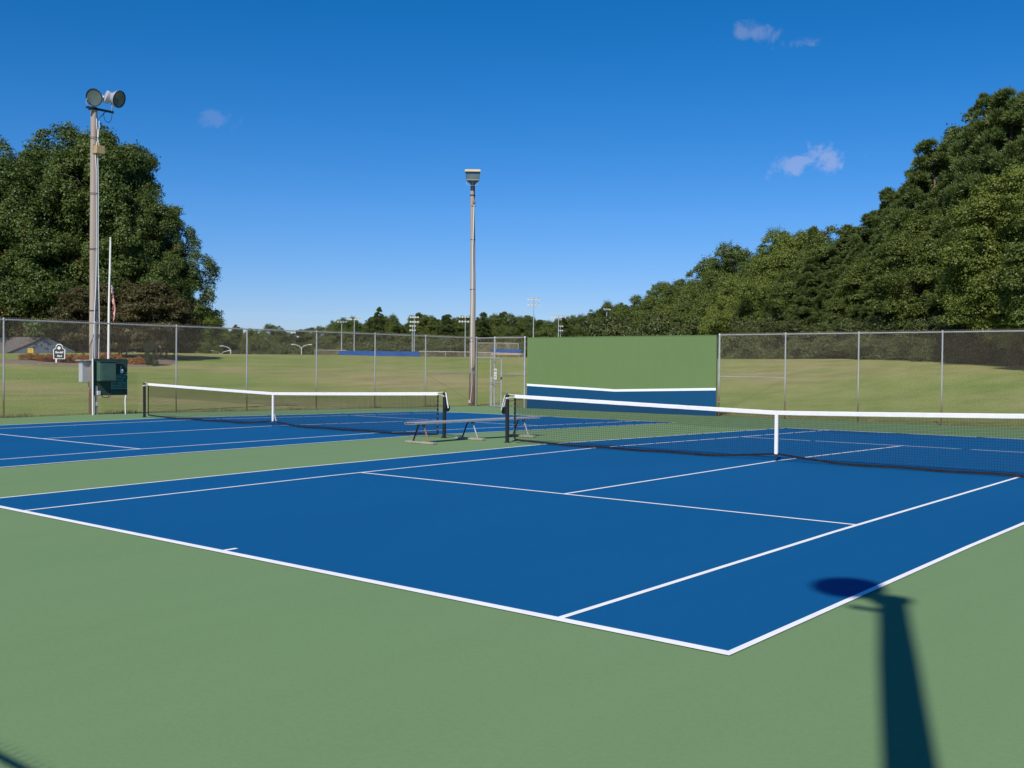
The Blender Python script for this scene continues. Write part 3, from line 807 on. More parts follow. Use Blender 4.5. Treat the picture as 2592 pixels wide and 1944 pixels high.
q = MB().tube([(.06, -.38, .66), (.07, -.32, .57), (.07, -.2, .54), (.07, -.06, .57), (.05, -.02, .66), (.04, -.02, .78)], .012, 6); q.tube([(.06, -.12, .56), (.05, -.1, .76)], .012, 6)
q.build('cable_loop', DARKM, t, 60)
MB().tube([(.02, .52, .62), (.02, .50, .45), (.02, .515, -.02)], .021, 8).build('white_pipe', WHITEP, t, 50)
MB().box((-.02, -.50, .45), (.08, .09, .95)).build('board_post', OLDWOOD, t)
MB().box((.035, -.50, .35), (.02, .06, .12)).build('small_plate', GREYB, t)
MB().tube([(.05, -.64, -.02), (.05, -.645, 1.0), (.05, -.65, 1.80)], .026, 8).build('white_pipe', WHITEP, t, 50)
t = thing('meter_cabinet', 'small grey metal box under a ledge on the outside of the left pole', 'electrical box', (-24.12, -.30, 0))
MB().box((0, 0, 1.37), (.22, .36, .67), bevel=.015).build('box', GREYB, t)
MB().box((.02, -.02, 1.75), (.34, .50, .02)).build('ledge', WHITEM, t)
MB().tube([(.02, .1, 1.04), (.02, .1, .80)], .022, 8).build('pipe', GREYB, t, 50)
MB().tube([(.05, .12, .9), (.06, .11, .7), (.08, .15, .58), (.1, .22, .56)], .012, 6).build('cable', WHITEP, t, 50)
# centre pole at the far corner
t, pts = wood_pole((-24.40, 18.72, -.18), 9.95, .150, .098, 'tall wooden pole at the far corner by the gate with one boxy floodlight', lean=(-.05, 0.0), bend=.03)
q = MB().tube([(-.05, 0, 9.6), (-.05, 0, 10.5)], .105, 12); q.lathe([(.125, 9.72), (.125, 9.78)], (-.05, 0, 0), (0, 0, 1), 12); q.build('sleeve', DARKM, t, 50)
fd = Vector((.643, -.766, 0)); rt = Matrix((( .766, .643, 0), (.643, -.766, 0), (0, 0, 1))).transposed()
# local frame: x = across, y = toward the court, z up
def fr(x, y, z): return Vector((-.05, 0, 10.72)) + Vector((.766, .643, 0)) * x + fd * y + Vector((0, 0, z))
q = MB(); vs = []
for y, k in ((-.22, .8), (.12, 1.0)):
    vs += [fr(-.30 * k, y, -.27 * k), fr(.30 * k, y, -.27 * k), fr(.355 * k, y, .22 * k), fr(-.355 * k, y, .22 * k)]
hdm = q.add(vs, [(0, 3, 2, 1), (4, 5, 6, 7), (0, 1, 5, 4), (1, 2, 6, 5), (2, 3, 7, 6), (3, 0, 4, 7)]).build('lamp_box', DARKM, t)
MB().add([fr(-.28, .123, -.24), fr(.28, .123, -.24), fr(.335, .123, .10), fr(-.335, .123, .10)], [(0, 1, 2, 3)]).build('lens', LAMPG, hdm)
q = MB(); vs = []
for y, zt, zb_ in ((-.24, .26, .14), (.22, .20, .10)):
    vs += [fr(-.375, y, zb_), fr(.375, y, zb_), fr(.345, y, zt), fr(-.345, y, zt)]
q.add(vs, [(0, 3, 2, 1), (4, 5, 6, 7), (0, 1, 5, 4), (1, 2, 6, 5), (2, 3, 7, 6), (3, 0, 4, 7)]).build('hood', TANH, hdm)
q = MB(); q.add([fr(-.30, .125, -.29), fr(.30, .125, -.29), fr(.30, .15, -.265), fr(-.30, .15, -.265)], [(0, 1, 2, 3), (3, 2, 1, 0)]); q = MB().tube([fr(-.29, .13, -.275), fr(.29, .13, -.275)], .014, 6); q.build('lens_clip', TANH, hdm)
q = MB().add([fr(-.30, -.1, -.27), fr(.30, -.1, -.27), fr(.30, .12, -.27), fr(-.30, .12, -.27), fr(-.13, -.06, -.42), fr(.13, -.06, -.42), fr(.13, .08, -.42), fr(-.13, .08, -.42)],
              [(4, 5, 6, 7), (0, 1, 5, 4), (1, 2, 6, 5), (2, 3, 7, 6), (3, 0, 4, 7)]); q.build('neck', DARKM, hdm)
q = MB().tube([fr(-.30, .1, -.40), fr(-.26, .12, -.50), fr(-.1, .14, -.53), fr(.1, .14, -.53), fr(.24, .12, -.50), fr(.29, .1, -.44)], .007, 5); q.build('wire_guard', GALVR, t, 60)
MB().lathe([(.001, .10), (.07, .10), (.075, .04), (.075, -.1), (.001, -.1)], (.10, -.06, 9.42), (.64, -.77, 0), 14).build('round_bell', RUST, t, 40)
cp = [(.10 - .0 + .045 * math.cos(k * .6), -.115 - .02 * math.sin(k), 9.3 - k * .92) for k in range(10)] + [(.06, -.16, .25)]
MB().tube(cp, .016, 6).build('conduit', WHITEP, t, 60)
MB().box((.02, -.165, .22), (.10, .012, .14), Matrix.Rotation(R(40), 3, 'Z')).build('tag_plate', GREYB, t)
for z in (9.25, 7.7, 5.4, 3.0): MB().lathe([(.148 - z * .004, -.012), (.155 - z * .004, -.012), (.155 - z * .004, .012)], (-.01, 0, z), (0, 0, 1), 16).build('strap_band', DARKM, t, 40)
# pole behind the photographer; its shadow lies across the lower right of the court
t, pts = wood_pole((9.54, -19.1, -.25), 9.62, .160, .112, 'wooden pole behind the near corner whose long shadow crosses the nearer court', lean=(-.14, 0), bend=-.035)
MB().box((-.28, 0, 9.16), (.38, .07, .06), bevel=.008).build('crossarm', DARKM, t)
q = MB().box((-.14, 0, 9.55), (.26, .2, .16)); q.build('pole_cap', DARKM, t)
fl = floodlight(t, (-.53, .12, 9.62), (-.35, .9, -.35), r=.28)
MB().tube([(-.14, 0, 9.50), (-.49, .02, 9.56)], .05, 8).build('bracket', GALVR, fl, 50)
# ------------------------------------------------------------------ far lamps and park things
def sports_pole(x, y, ztop, rows, n, sp, label, turn=0.0, miss=(), lr=.26):
    zb = tz(x, y); t = thing('sports_light_pole', label, 'sports light pole', (x, y, zb), turn, group='tall sports lights on the ball fields')
    h = ztop - zb
    MB().tube([(0, 0, -.3), (0, 0, h * .5), (0, 0, h)], [.17, .13, .085], 10).build('pole', GALVR, t, 50)
    for k in range(rows):
        z = h - .25 - k * 1.15 * (lr / .26)
        MB().box((0, 0, z), (sp * (n - 1) + .3, .09, .09)).build('crossbar', GALVR, t)
        for i in range(n):
            if (k, i) in miss: continue
            xx = (i - (n - 1) / 2) * sp; s = -1
            MB().lathe([(.001, -.30), (.09, -.28), (.12, -.12), (lr, .10), (lr + .01, .14), (.001, .10)], (xx, -.14, z + .12), (.1 * (i - n / 2), -1, -.45), 12).build('floodlight', SLAMP, t, 35)
    return t
turnv = R(40)
sports_pole(-189.31, 153.69, 12.28, 1, 4, .78, 'slim light pole with one short lamp row, left end of the blue roof', turnv + .7)
sports_pole(-184.32, 153.32, 12.82, 1, 6, .52, 'light pole with a single wide lamp row just right of the short-row pole', turnv, miss=((0, 2),))
sports_pole(-179.47, 168.71, 13.83, 2, 4, .60, 'double-row light pole over the right end of the long blue roof', turnv)
sports_pole(-194.03, 182.43, 12.42, 2, 3, .60, 'lower double-bar light pole close behind the double-row one', turnv + .3)
sports_pole(-166.99, 173.78, 13.85, 2, 5, .68, 'double-row light pole partly hidden by the wooden corner pole', turnv)
sports_pole(-135.55, 161.27, 16.43, 2, 4, .75, 'tallest sports light pole with two rows of four lamps against the sky', turnv)
sports_pole(-137.38, 172.54, 13.2, 1, 6, .60, 'light pole with one wide row of lamps above the hitting wall', turnv)
sports_pole(-166.16, 210.97, 12.73, 2, 3, .9, 'small far light pole just right of the one with the wide row', turnv + 1.0)
sports_pole(-128.66, 178.93, 14.77, 1, 4, .75, 'light pole seen side on before the rising trees at right of the wall', turnv + .9)
sports_pole(-142.23, 203.58, 13.74, 2, 2, .7, 'short light pole against the trees, rightmost of the sports lights', turnv + .9)
def street(x, y, ztop, arms, label):
    zb = tz(x, y); h = ztop - zb - .1
    t = thing('street_lamp', label, 'street lamp', (x, y, zb), R(40), group='white street lamps beyond the lawn')
    MB().tube([(0, 0, -.3), (0, 0, h - 1.2)], [.11, .075], 10).build('pole', WHITEM, t, 50)
    for s in arms:
        a = MB().tube([(0, 0, h - 1.22), (s * .15, 0, h - .8), (s * .8, 0, h - .3), (s * 1.9, 0, h)], [.07, .06, .055, .05], 8).build('arm', WHITEM, t, 50)
        MB().box((s * 2.3, 0, h + .0), (1.0, .34, .17), bevel=.05).build('lamp_head', WHITEM, a)
street(-183.91, 107.82, 6.65, (-1,), 'nearest white street lamp, its single arm curving left, just right of the big trees')
street(-224.19, 146.4, 6.36, (-1,), 'white single-arm street lamp beside the twin-arm one')
street(-233.82, 150.07, 5.26, (-1, 1), 'white twin-arm street lamp, leftmost of the twin-arm pair')
street(-215.71, 162.63, 7.07, (-1, 1), 'white twin-arm street lamp standing alone left of the long blue roof')

# long blue dugout roof
def shed(name, label, cat, A, B, dep, zf, zr, zb, wallm, over=.25, front_posts=4, seams=14):
    """A, B = front eave ends (left, right); roof rises to the back by zr"""
    A = Vector((*A, 0)); B = Vector((*B, 0)); d = (B - A).normalized(); n = Vector((-d.y, d.x, 0)); L = (B - A).length
    if n.dot(A - Vector((CAM.x, CAM.y, 0))) < 0: n = -n
    t = thing(name, label, cat, (A.x, A.y, zb))
    def p(u, v, z): return d * u + n * v + Vector((0, 0, z - zb))
    q = MB().add([p(-over, -over, zf), p(L + over, -over, zf), p(L + over, dep, zr), p(-over, dep, zr), p(-over, -over, zf - .1), p(L + over, -over, zf - .1), p(L + over, dep, zr - .1), p(-over, dep, zr - .1)],
                 [(0, 1, 2, 3), (7, 6, 5, 4), (0, 4, 5, 1), (1, 5, 6, 2), (2, 6, 7, 3), (3, 7, 4, 0)])
    rf = q.build('roof', ROOFB, t)
    q = MB()
    for k in range(seams + 1):
        u = -over + (L + 2 * over) * k / seams; q.tube([p(u, -over, zf + .015), p(u, dep, zr + .015)], .02, 4)
    q.build('roof_seams', ROOFB, rf, kind='stuff')
    q = MB().prism([p(-over + .02, -over + .02, zf - .32), p(L + over - .02, -over + .02, zf - .32), p(L + over - .02, -over + .02, zf - .1), p(-over + .02, -over + .02, zf - .1)], n * .04); q.build('fascia', wallm, t)
    MB().prism([p(0, dep - .3, 0 + zb), p(L, dep - .3, zb), p(L, dep - .3, zr - .12), p(0, dep - .3, zr - .12)], n * .12).build('back_wall', wallm, t)
    for u in (0, L - .1):
        MB().prism([p(u, .1, zb), p(u, dep - .35, zb), p(u, dep - .35, zr - .25), p(u, .1, zf - .35)], d * .1).build('side_wall', wallm, t)
    for k in range(front_posts):
        u = .08 + (L - .16) * k / (front_posts - 1); c = p(u, 0, (zb + zf - .1) / 2); MB().box(c, (.12, .12, zf - .1 - zb)).build('post', wallm, t)
    return t
shed('dugout', 'long low shelter with a bright blue metal roof just over the lawn crest', 'dugout', (-85.09, 63.24), (-79.0, 69.6), 3.9, 2.83, 3.35, .2, CLAD)
shed('dugout', 'small yellow timber shelter with a slanted blue roof seen through the gateway', 'dugout', (-97.2, 103.8), (-94.0, 106.3), 3.0, 3.72, 4.30, -.6, TIMBER, seams=8, front_posts=3)

def low_fence(label, pts, h, braced=False):
    o = Vector((*pts[0], 0)); t = thing('field_fence', label, 'fence', o, group='chain-link fences of the ball field')
    for i, (p, z) in enumerate(zip(pts, h)):
        g = tz(*p); MB().tube([(p[0] - o.x, p[1] - o.y, g - .2), (p[0] - o.x, p[1] - o.y, z)], .035, 6).build('post', GALVR, t, 50)
    for i in range(len(pts) - 1):
        a, b = pts[i], pts[i + 1]
        MB().tube([(a[0] - o.x, a[1] - o.y, h[i]), (b[0] - o.x, b[1] - o.y, h[i + 1])], .03, 6).build('top_rail', GALVR, t, 50)
        g = min(tz(*a), tz(*b)); V, F = chain((a[0] - o.x, a[1] - o.y), (b[0] - o.x, b[1] - o.y), g, min(h[i], h[i + 1]), .10, .0045)
        link('chain_link_panel', npmesh('field_mesh', V, F, WIRE), t, 'stuff')
    return t
def sub(a, b, n): return [(a[0] + (b[0] - a[0]) * k / n, a[1] + (b[1] - a[1]) * k / n) for k in range(n + 1)]
p = sub((-95.45, 68.02), (-93.0, 71.0), 1); low_fence('low chain-link stretch left of the long blue roof', p, [3.5, 3.5])
p = sub((-86.75, 77.59), (-76.73, 86.65), 4); low_fence('low chain-link fence running behind the wooden corner pole', p, [3.48, 3.47, 3.44, 3.35, 3.26])
t = low_fence('tall chain-link backstop behind the small timber shelter', [(-111.42, 116.18), (-109.01, 118.3), (-106.15, 120.72)], [5.59, 5.6, 5.59])
for (x, y), (dx, dy) in (((0, 0), (-1.0, -.9)), ((5.27, 4.54), (-1.5, -1.3))):
    MB().tube([(x, y, 2.2), (x + dx, y + dy, 5.5)], .04, 6).build('brace', GALVR, t, 50)

# gabled park building
D_ = Vector((-90.55 + 93.22, 34.02 - 28.57, 0)); W_ = D_.length; D_ = D_.normalized(); N_ = Vector((-D_.y, D_.x, 0))
if N_.dot(Vector((-93.22 - CAM.x, 28.57 - CAM.y, 0))) < 0: N_ = -N_
zb = .4; z0 = Vector((-93.22, 28.57, zb))
t = thing('park_building', 'low blue-grey building with a grey-brown gabled roof under the big trees', 'building', z0)
def pb(u, v, z): return D_ * u + N_ * v + Vector((0, 0, z - zb))
ua = 3.55; LN = 16
q = MB().prism([pb(0.12, 0, zb), pb(W_ - .1, 0, zb), pb(W_ - .1, 0, 2.78), pb(ua, 0, 4.02), pb(.12, 0, 2.46)], N_ * .2); q.build('gable_wall', CLAD, t)
ridge_dir = (N_ * 1.0 - D_ * 1.25).normalized()
def pr_(u, w, z): return D_ * u + ridge_dir * w + Vector((0, 0, z - zb))
rl = MB().add([pr_(-.05, -.07, 2.42), pr_(ua, -.07, 4.09), pr_(ua, LN, 4.09), pr_(-.05, LN, 2.42), pr_(-.05, -.07, 2.32), pr_(ua, -.07, 3.99), pr_(ua, LN, 3.99), pr_(-.05, LN, 2.32)],
              [(0, 1, 2, 3), (7, 6, 5, 4), (0, 4, 5, 1), (1, 5, 6, 2), (2, 6, 7, 3), (3, 7, 4, 0)]); rl.build('roof_slope', SHINGLE, t)
rl = MB().add([pr_(ua, -.07, 4.09), pr_(W_ + .1, -.07, 2.72), pr_(W_ + .1, LN, 2.72), pr_(ua, LN, 4.09), pr_(ua, -.07, 3.99), pr_(W_ + .1, -.07, 2.62), pr_(W_ + .1, LN, 2.62), pr_(ua, LN, 3.99)],
              [(0, 1, 2, 3), (7, 6, 5, 4), (0, 4, 5, 1), (1, 5, 6, 2), (2, 6, 7, 3), (3, 7, 4, 0)]); rl.build('roof_slope', SHINGLE, t)
q = MB().prism([pr_(0.15, 0, zb), pr_(0.15, LN, zb), pr_(.15, LN, 2.4), pr_(.15, 0, 2.4)], D_ * .15); q.build('side_wall', CLAD, t)
for a, b in (((-.05, 2.36), (ua, 4.03)), ((ua, 4.03), (W_ + .1, 2.66))):
    q = MB().prism([pb(a[0], -.07, a[1] - .09), pb(b[0], -.07, b[1] - .09), pb(b[0], -.07, b[1] + .05), pb(a[0], -.07, a[1] + .05)], N_ * .05); q.build('barge_board', DARKM if a[0] < 0 else CLAD, t)
c = pb(2.25, -.03, 2.76)
ys = MB().prism([pb(2.02, -.02, 2.42), pb(2.52, -.02, 2.42), pb(2.52, -.02, 2.98), pb(2.02, -.02, 2.98)], -N_ * .03).build('yellow_sign', YELL, t)
q = MB()
for k, (w, z) in enumerate(((.34, 2.86), (.22, 2.72), (.34, 2.54))):
    q.prism([pb(2.27 - w / 2, -.052, z - .018), pb(2.27 + w / 2, -.052, z - .018), pb(2.27 + w / 2, -.052, z + .018), pb(2.27 - w / 2, -.052, z + .018)], -N_ * .004)
q.build('print', RUST, ys, kind='stuff')

# park name sign
sx, sy = -62.6, 18.4; sz = tz(sx, sy); F0 = Vector((.64, -.77, 0)); RR = Vector((.77, .64, 0))
t = thing('park_sign', 'dark arched park name sign with white border on a white post in the shrub bed', 'sign', (sx, sy, sz))
cz0 = 2.32 - sz
def ps(u, z, y=0): return RR * u + F0 * y + Vector((0, 0, cz0 + z))
out = [(-.40, -.42), (.40, -.42), (.42, .24), (.32, .29), (.24, .33)] + [(.24 * math.cos(a), .40 + .24 * math.sin(a) * .95) for a in np.linspace(.15, math.pi - .15, 9)] + [(-.24, .33), (-.32, .29), (-.42, .24)]
bd = MB().prism([ps(u, z) for u, z in out], F0 * .05).build('board', WHITEM, t)
MB().prism([ps(u * .86, (z - .05) * .90 + .05, .054) for u, z in out], F0 * .006).build('sign_face', SIGND, bd)
MB().lathe([(.001, .0), (.11, .0), (.11, -.01)], ps(0, .34, .072), F0, 18).build('emblem', WHITEM, bd)
def text_obj(body, size, c, m, parent, shear=.25):
    cu = bpy.data.curves.new('t', 'FONT'); cu.body = body; cu.size = size; cu.align_x = 'CENTER'; cu.align_y = 'CENTER'; cu.extrude = .004; cu.offset = .006; cu.shear = shear; cu.resolution_u = 3
    tmp = bpy.data.objects.new('t', cu); COL.objects.link(tmp)
    me = bpy.data.meshes.new_from_object(tmp.evaluated_get(bpy.context.evaluated_depsgraph_get()))
    bpy.data.objects.remove(tmp); me.materials.clear(); me.materials.append(m)
    mw = Matrix(((RR.x, 0, F0.x, c.x), (RR.y, 0, F0.y, c.y), (0, 1, 0, c.z), (0, 0, 0, 1)))
    me.transform(mw); o = bpy.data.objects.new('lettering', me); COL.objects.link(o); o.parent = parent
text_obj('Randall', .19, ps(0, .04, .068), WHITEM, bd); text_obj('Park', .19, ps(.03, -.22, .068), WHITEM, bd)
MB().box(ps(-.2, -.42 - (cz0 - .42) / 2 - .1, .025), (.09, .09, cz0 - .42 + .2), Matrix.Rotation(R(-50), 3, 'Z')).build('post', WHITEM, t)

# flagpole with limp striped flag
fx, fy = -61.1, 21.2; fz = tz(fx, fy)
t = thing('flagpole', 'slim white flagpole before the big trees', 'flagpole', (fx, fy, fz))
q = MB().tube([(-.02, 0, -.2), (.03, 0, 4), (.12, .05, 10.35 - fz)], [.09, .075, .05], 10); q.build('pole', WHITEM, t, 50)
MB().lathe([(.001, .07), (.06, .05), (.075, 0), (.05, -.05), (.001, -.06)], (.12, .05, 10.40 - fz), (0, 0, 1), 12).build('finial', WHITEM, t, 60)
MB().tube([(.19, .05, 10.2 - fz), (.17, .04, 7.9 - fz)], .008, 4).build('halyard', WHITEM, t)
def stripe_mat():
    m = bpy.data.materials.new('striped_flag_cloth'); m.use_nodes = True; nt = m.node_tree; b = nt.nodes['Principled BSDF']; b.inputs['Roughness'].default_value = .9
    uv = nt.nodes.new('ShaderNodeUVMap'); s = nt.nodes.new('ShaderNodeSeparateXYZ'); nt.links.new(uv.outputs[0], s.inputs[0])
    mu = nt.nodes.new('ShaderNodeMath'); mu.operation = 'MULTIPLY'; mu.inputs[1].default_value = 6.5; nt.links.new(s.outputs['Y'], mu.inputs[0])
    fr_ = nt.nodes.new('ShaderNodeMath'); fr_.operation = 'FRACT'; nt.links.new(mu.outputs[0], fr_.inputs[0])
    g = nt.nodes.new('ShaderNodeMath'); g.operation = 'GREATER_THAN'; g.inputs[1].default_value = .5; nt.links.new(fr_.outputs[0], g.inputs[0])
    mx = nt.nodes.new('ShaderNodeMix'); mx.data_type = 'RGBA'; nt.links.new(g.outputs[0], mx.inputs['Factor']); mx.inputs['A'].default_value = (.52, .05, .035, 1); mx.inputs['B'].default_value = (.8, .76, .7, 1)
    gx = nt.nodes.new('ShaderNodeMath'); gx.operation = 'LESS_THAN'; gx.inputs[1].default_value = .42; nt.links.new(s.outputs['X'], gx.inputs[0])
    gy = nt.nodes.new('ShaderNodeMath'); gy.operation = 'GREATER_THAN'; gy.inputs[1].default_value = .46; nt.links.new(s.outputs['Y'], gy.inputs[0])
    an = nt.nodes.new('ShaderNodeMath'); an.operation = 'MULTIPLY'; nt.links.new(gx.outputs[0], an.inputs[0]); nt.links.new(gy.outputs[0], an.inputs[1])
    vo = nt.nodes.new('ShaderNodeTexVoronoi'); vo.inputs['Scale'].default_value = 14; nt.links.new(uv.outputs[0], vo.inputs['Vector'])
    st = nt.nodes.new('ShaderNodeMath'); st.operation = 'LESS_THAN'; st.inputs[1].default_value = .22; nt.links.new(vo.outputs['Distance'], st.inputs[0])
    cn = nt.nodes.new('ShaderNodeMix'); cn.data_type = 'RGBA'; nt.links.new(st.outputs[0], cn.inputs['Factor']); cn.inputs['A'].default_value = (.02, .03, .10, 1); cn.inputs['B'].default_value = (.8, .8, .8, 1)
    m2 = nt.nodes.new('ShaderNodeMix'); m2.data_type = 'RGBA'; nt.links.new(an.outputs[0], m2.inputs['Factor']); nt.links.new(mx.outputs['Result'], m2.inputs['A']); nt.links.new(cn.outputs['Result'], m2.inputs['B'])
    nt.links.new(m2.outputs['Result'], b.inputs['Base Color']); return m
nx_, nz_ = 24, 26; vs = []; uv = []
for j in range(nz_ + 1):
    for i in range(nx_ + 1):
        u = i / nx_; v = j / nz_
        drop = u * 2.1                                     # a limp flag slides down along itself
        z = 7.75 - 1.15 * (1 - v) * 1.0 - drop
        spread = .12 + .34 * u ** .7 * (.7 + .3 * math.sin(v * 3))
        pz = Vector((.12, .03, 0)) + RR * (spread * (.75 + .25 * math.sin(u * 16 + v * 2))) + F0 * (.10 * math.sin(u * 15 + v * 3.1) * (.4 + u))
        vs.append((pz.x, pz.y, z - fz)); uv.append((u, v))
fs = [(j * (nx_ + 1) + i, j * (nx_ + 1) + i + 1, (j + 1) * (nx_ + 1) + i + 1, (j + 1) * (nx_ + 1) + i) for j in range(nz_) for i in range(nx_)]
fo = MB().add(vs, fs).build('flag', stripe_mat(), None, 180)
fo.location = (fx, fy, fz)
fo['label'] = 'limp striped red and white flag hanging on the white flagpole'; fo['category'] = 'flag'
ul = fo.data.uv_layers.new(name='uv')
for lp in fo.data.loops: ul.data[lp.index].uv = uv[lp.vertex_index]

# mulch bed
rr = random.Random(4); C0 = [(-66.2, 14.2), (-63.0, 14.0), (-61.3, 16.4), (-59.9, 19.7), (-58.9, 22.8), (-59.6, 25.0), (-63, 28.0), (-69, 31.5), (-73, 30), (-72, 24.5), (-66.5, 20.5), (-66.8, 17)]
cx_, cy_ = -64.5, 22.5; n = 60; vs = []
def ring(k):
    f = k / n * len(C0); i = int(f) % len(C0); j = (i + 1) % len(C0); u = f - int(f); u = u * u * (3 - 2 * u)
    return (C0[i][0] + (C0[j][0] - C0[i][0]) * u, C0[i][1] + (C0[j][1] - C0[i][1]) * u)
NR = 10
for r_ in range(NR + 1):
    s = r_ / NR
    for k in range(n):
        x, y = ring(k); x = cx_ + (x - cx_) * s + (.12 * rr.random() if r_ == NR else 0); y = cy_ + (y - cy_) * s
        vs.append((x, y, tz(x, y) + (.07 + .05 * rr.random() if r_ < NR else -.02)))
fs = [(r_ * n + k, (r_ + 1) * n + k, (r_ + 1) * n + (k + 1) % n, r_ * n + (k + 1) % n) for r_ in range(NR) for k in range(n)]
MB().add(vs, fs).build('mulch_bed', MULCH, kind='structure')

# ------------------------------------------------------------------ trees
def crown_mesh(name, seed, H_, Rr, t0, prof, nclump, per, leaf, kind, m, rc=.3, squash=.8, inner=.35, lobes=0, fill=.55, soft=.20):
    g = np.random.default_rng(seed)
    cs = []; rcs = []
    lob = g.uniform(0, 2 * math.pi, 5); la = g.uniform(.05, .16, 5)
    tries = 0
    while len(cs) < nclump and tries < nclump * 60:
        tries += 1
        t = g.uniform(t0, .985); pr = prof(t)
        if g.uniform() > (.25 + .75 * pr): continue
        a = g.uniform(0, 2 * math.pi)
        wob = 1 + sum(la[k] * math.sin((k + 1) * a + lob[k] + 4 * t) for k in range(5))
        r = Rr * pr * wob * (g.uniform(inner, 1.0) ** .6) * .88
        c = np.array([r * math.cos(a), r * math.sin(a), t * H_])
        q = Rr * rc * g.uniform(.65, 1.25) * (.55 + .6 * pr)
        if kind == 'pine': c[2] -= .10 * r
        if cs and min(np.linalg.norm((c - o) * np.array([1, 1, 1.25])) for o in cs) < q * .62: continue
        cs.append(c); rcs.append(q)
    if lobes:      # big boughs, each carrying its own clumps on the side away from the trunk
        L0 = []; big = []
        tries = 0
        while len(L0) < lobes and tries < 4000:
            tries += 1; t = g.uniform(t0 + .03, .93); pr = prof(t)
            if g.uniform() > .3 + .7 * pr: continue
            a = g.uniform(0, 2 * math.pi); wob = 1 + sum(la[k] * math.sin((k + 1) * a + lob[k] + 4 * t) for k in range(5))
            bR = Rr * g.uniform(.26, .40) * (.5 + .5 * pr); r = max(0, Rr * pr * wob - bR * .75) * (g.uniform(.3, 1) ** .35)
            c = np.array([r * math.cos(a), r * math.sin(a), min(t * H_, H_ - bR * 1.25)])
            if L0 and min(np.linalg.norm(c - o) for o in L0) < bR * .95: continue
            L0.append(c); big.append(bR)
        keep = max(1, int(len(cs) * fill)); cs = cs[:keep]; rcs = rcs[:keep]; per_l = max(3, nclump // len(L0))
        for c, bR in zip(L0, big):
            o_ = np.array([c[0], c[1], 0]); o_ /= np.linalg.norm(o_) + 1e-6
            for _ in range(per_l):
                dd = g.normal(size=3) + .8 * o_ + np.array([0, 0, .55]); dd /= np.linalg.norm(dd)
                cs.append(c + dd * bR * np.array([1, 1, 1.3]) * g.uniform(.55, .95)); rcs.append(bR * g.uniform(.30, .50))
    cs = np.array(cs); rcs = np.array(rcs); n = len(cs)
    w = rcs ** 2; w = w / w.sum(); cnt = g.multinomial(per * n, w)
    idx = np.repeat(np.arange(n), cnt); N = len(idx)
    d = g.normal(size=(N, 3)); d /= np.linalg.norm(d, axis=1)[:, None]
    d[:, 2] = np.where(d[:, 2] < -.35, -d[:, 2], d[:, 2])
    outw = cs[idx].copy(); outw[:, 2] -= H_ * .55; outw /= np.linalg.norm(outw, axis=1)[:, None] + 1e-6
    rad = np.clip(g.normal(.86, soft, N), .15, 1.5)
    tw = 1 + .22 * np.sin(d[:, 0] * 7 + idx) * np.sin(d[:, 1] * 6 + idx * 1.7) + .15 * np.sin(d[:, 2] * 9 + idx * .6)
    sc = np.array([1, 1, squash])
    if kind == 'pine':
        base = cs[idx] + d * sc * (rcs[idx] * rad * tw * .72)[:, None]
        dirn = d + .35 * g.normal(size=(N, 3)) + np.array([0, 0, .35]); dirn /= np.linalg.norm(dirn, axis=1)[:, None]
        L = leaf * g.uniform(.7, 1.4, N)
        side = np.cross(dirn, g.normal(size=(N, 3))); side /= np.linalg.norm(side, axis=1)[:, None]
        wv = side * (L * .17)[:, None]
        V = np.stack([base - wv, base + wv, base + dirn * L[:, None]], 1)
    else:
        c = cs[idx] + d * sc * (rcs[idx] * rad * tw)[:, None]
        nr = d * .9 + .55 * g.normal(size=(N, 3)) + np.array([0, 0, .25]); nr /= np.linalg.norm(nr, axis=1)[:, None]
        e1 = np.cross(nr, g.normal(size=(N, 3))); e1 /= np.linalg.norm(e1, axis=1)[:, None]; e2 = np.cross(nr, e1)
        s = (leaf * g.uniform(.6, 1.35, N))[:, None]
        V = np.stack([c - e1 * s * .55, c + e1 * s * .55 - e2 * s * .1, c + e2 * s * .9], 1)
    V[:, :, 2] = np.maximum(V[:, :, 2], .02)
    me = npmesh(name, V.reshape(-1, 3), np.arange(N * 3).reshape(-1, 3), m)
    return me, cs
def trunk_mesh(name, seed, H_, r0, cs, m, top=.85, nlimb=14, multi=1):
    rr = random.Random(seed); q = MB()
    for s in range(multi):
        bx, by = ((0, 0) if multi == 1 else (rr.uniform(-.4, .4), rr.uniform(-.4, .4)))
        pts = [(bx + rr.uniform(-.02, .02) * H_ * (k > 1) + (bx * k * .8 if multi > 1 else 0), by + rr.uniform(-.015, .015) * H_ * (k > 1) + (by * k * .8 if multi > 1 else 0), -.4 + (H_ * top + .4) * k / 7) for k in range(8)]
        q.tube(pts, [r0 * (1.25 if k == 0 else 1) * (1 - k / 8.2) / (1 if multi == 1 else 1.5) for k in range(8)], 9)
    sel = sorted(range(len(cs)), key=lambda i: rr.random())[:nlimb]
    for i in sel:
        c = Vector(cs[i]); z = max(H_ * .12, c.z - .45 * math.hypot(c.x, c.y) - .04 * H_)
        k = min(6, int((z + .4) / (H_ * top + .4) * 7)); a = Vector(pts[k]); b = Vector(pts[k + 1]); f = (z - a.z) / (b.z - a.z + 1e-6); f = min(max(f, 0), 1); p0 = a.lerp(b, f)
        md = p0.lerp(c, .55) + Vector((0, 0, .04 * H_)); q.tube([p0, md, c], [r0 * .38, r0 * .24, r0 * .08], 5)
    o = q
    me = bpy.data.meshes.new(name); me.from_pydata(o.v, [], o.f); me.materials.append(m)
    me.polygons.foreach_set('use_smooth', [True] * len(me.polygons)); return me
round_p = lambda t: max(0, math.sin(math.pi * min(max((t - .06) / .98, 0), 1) ** .80)) ** .62
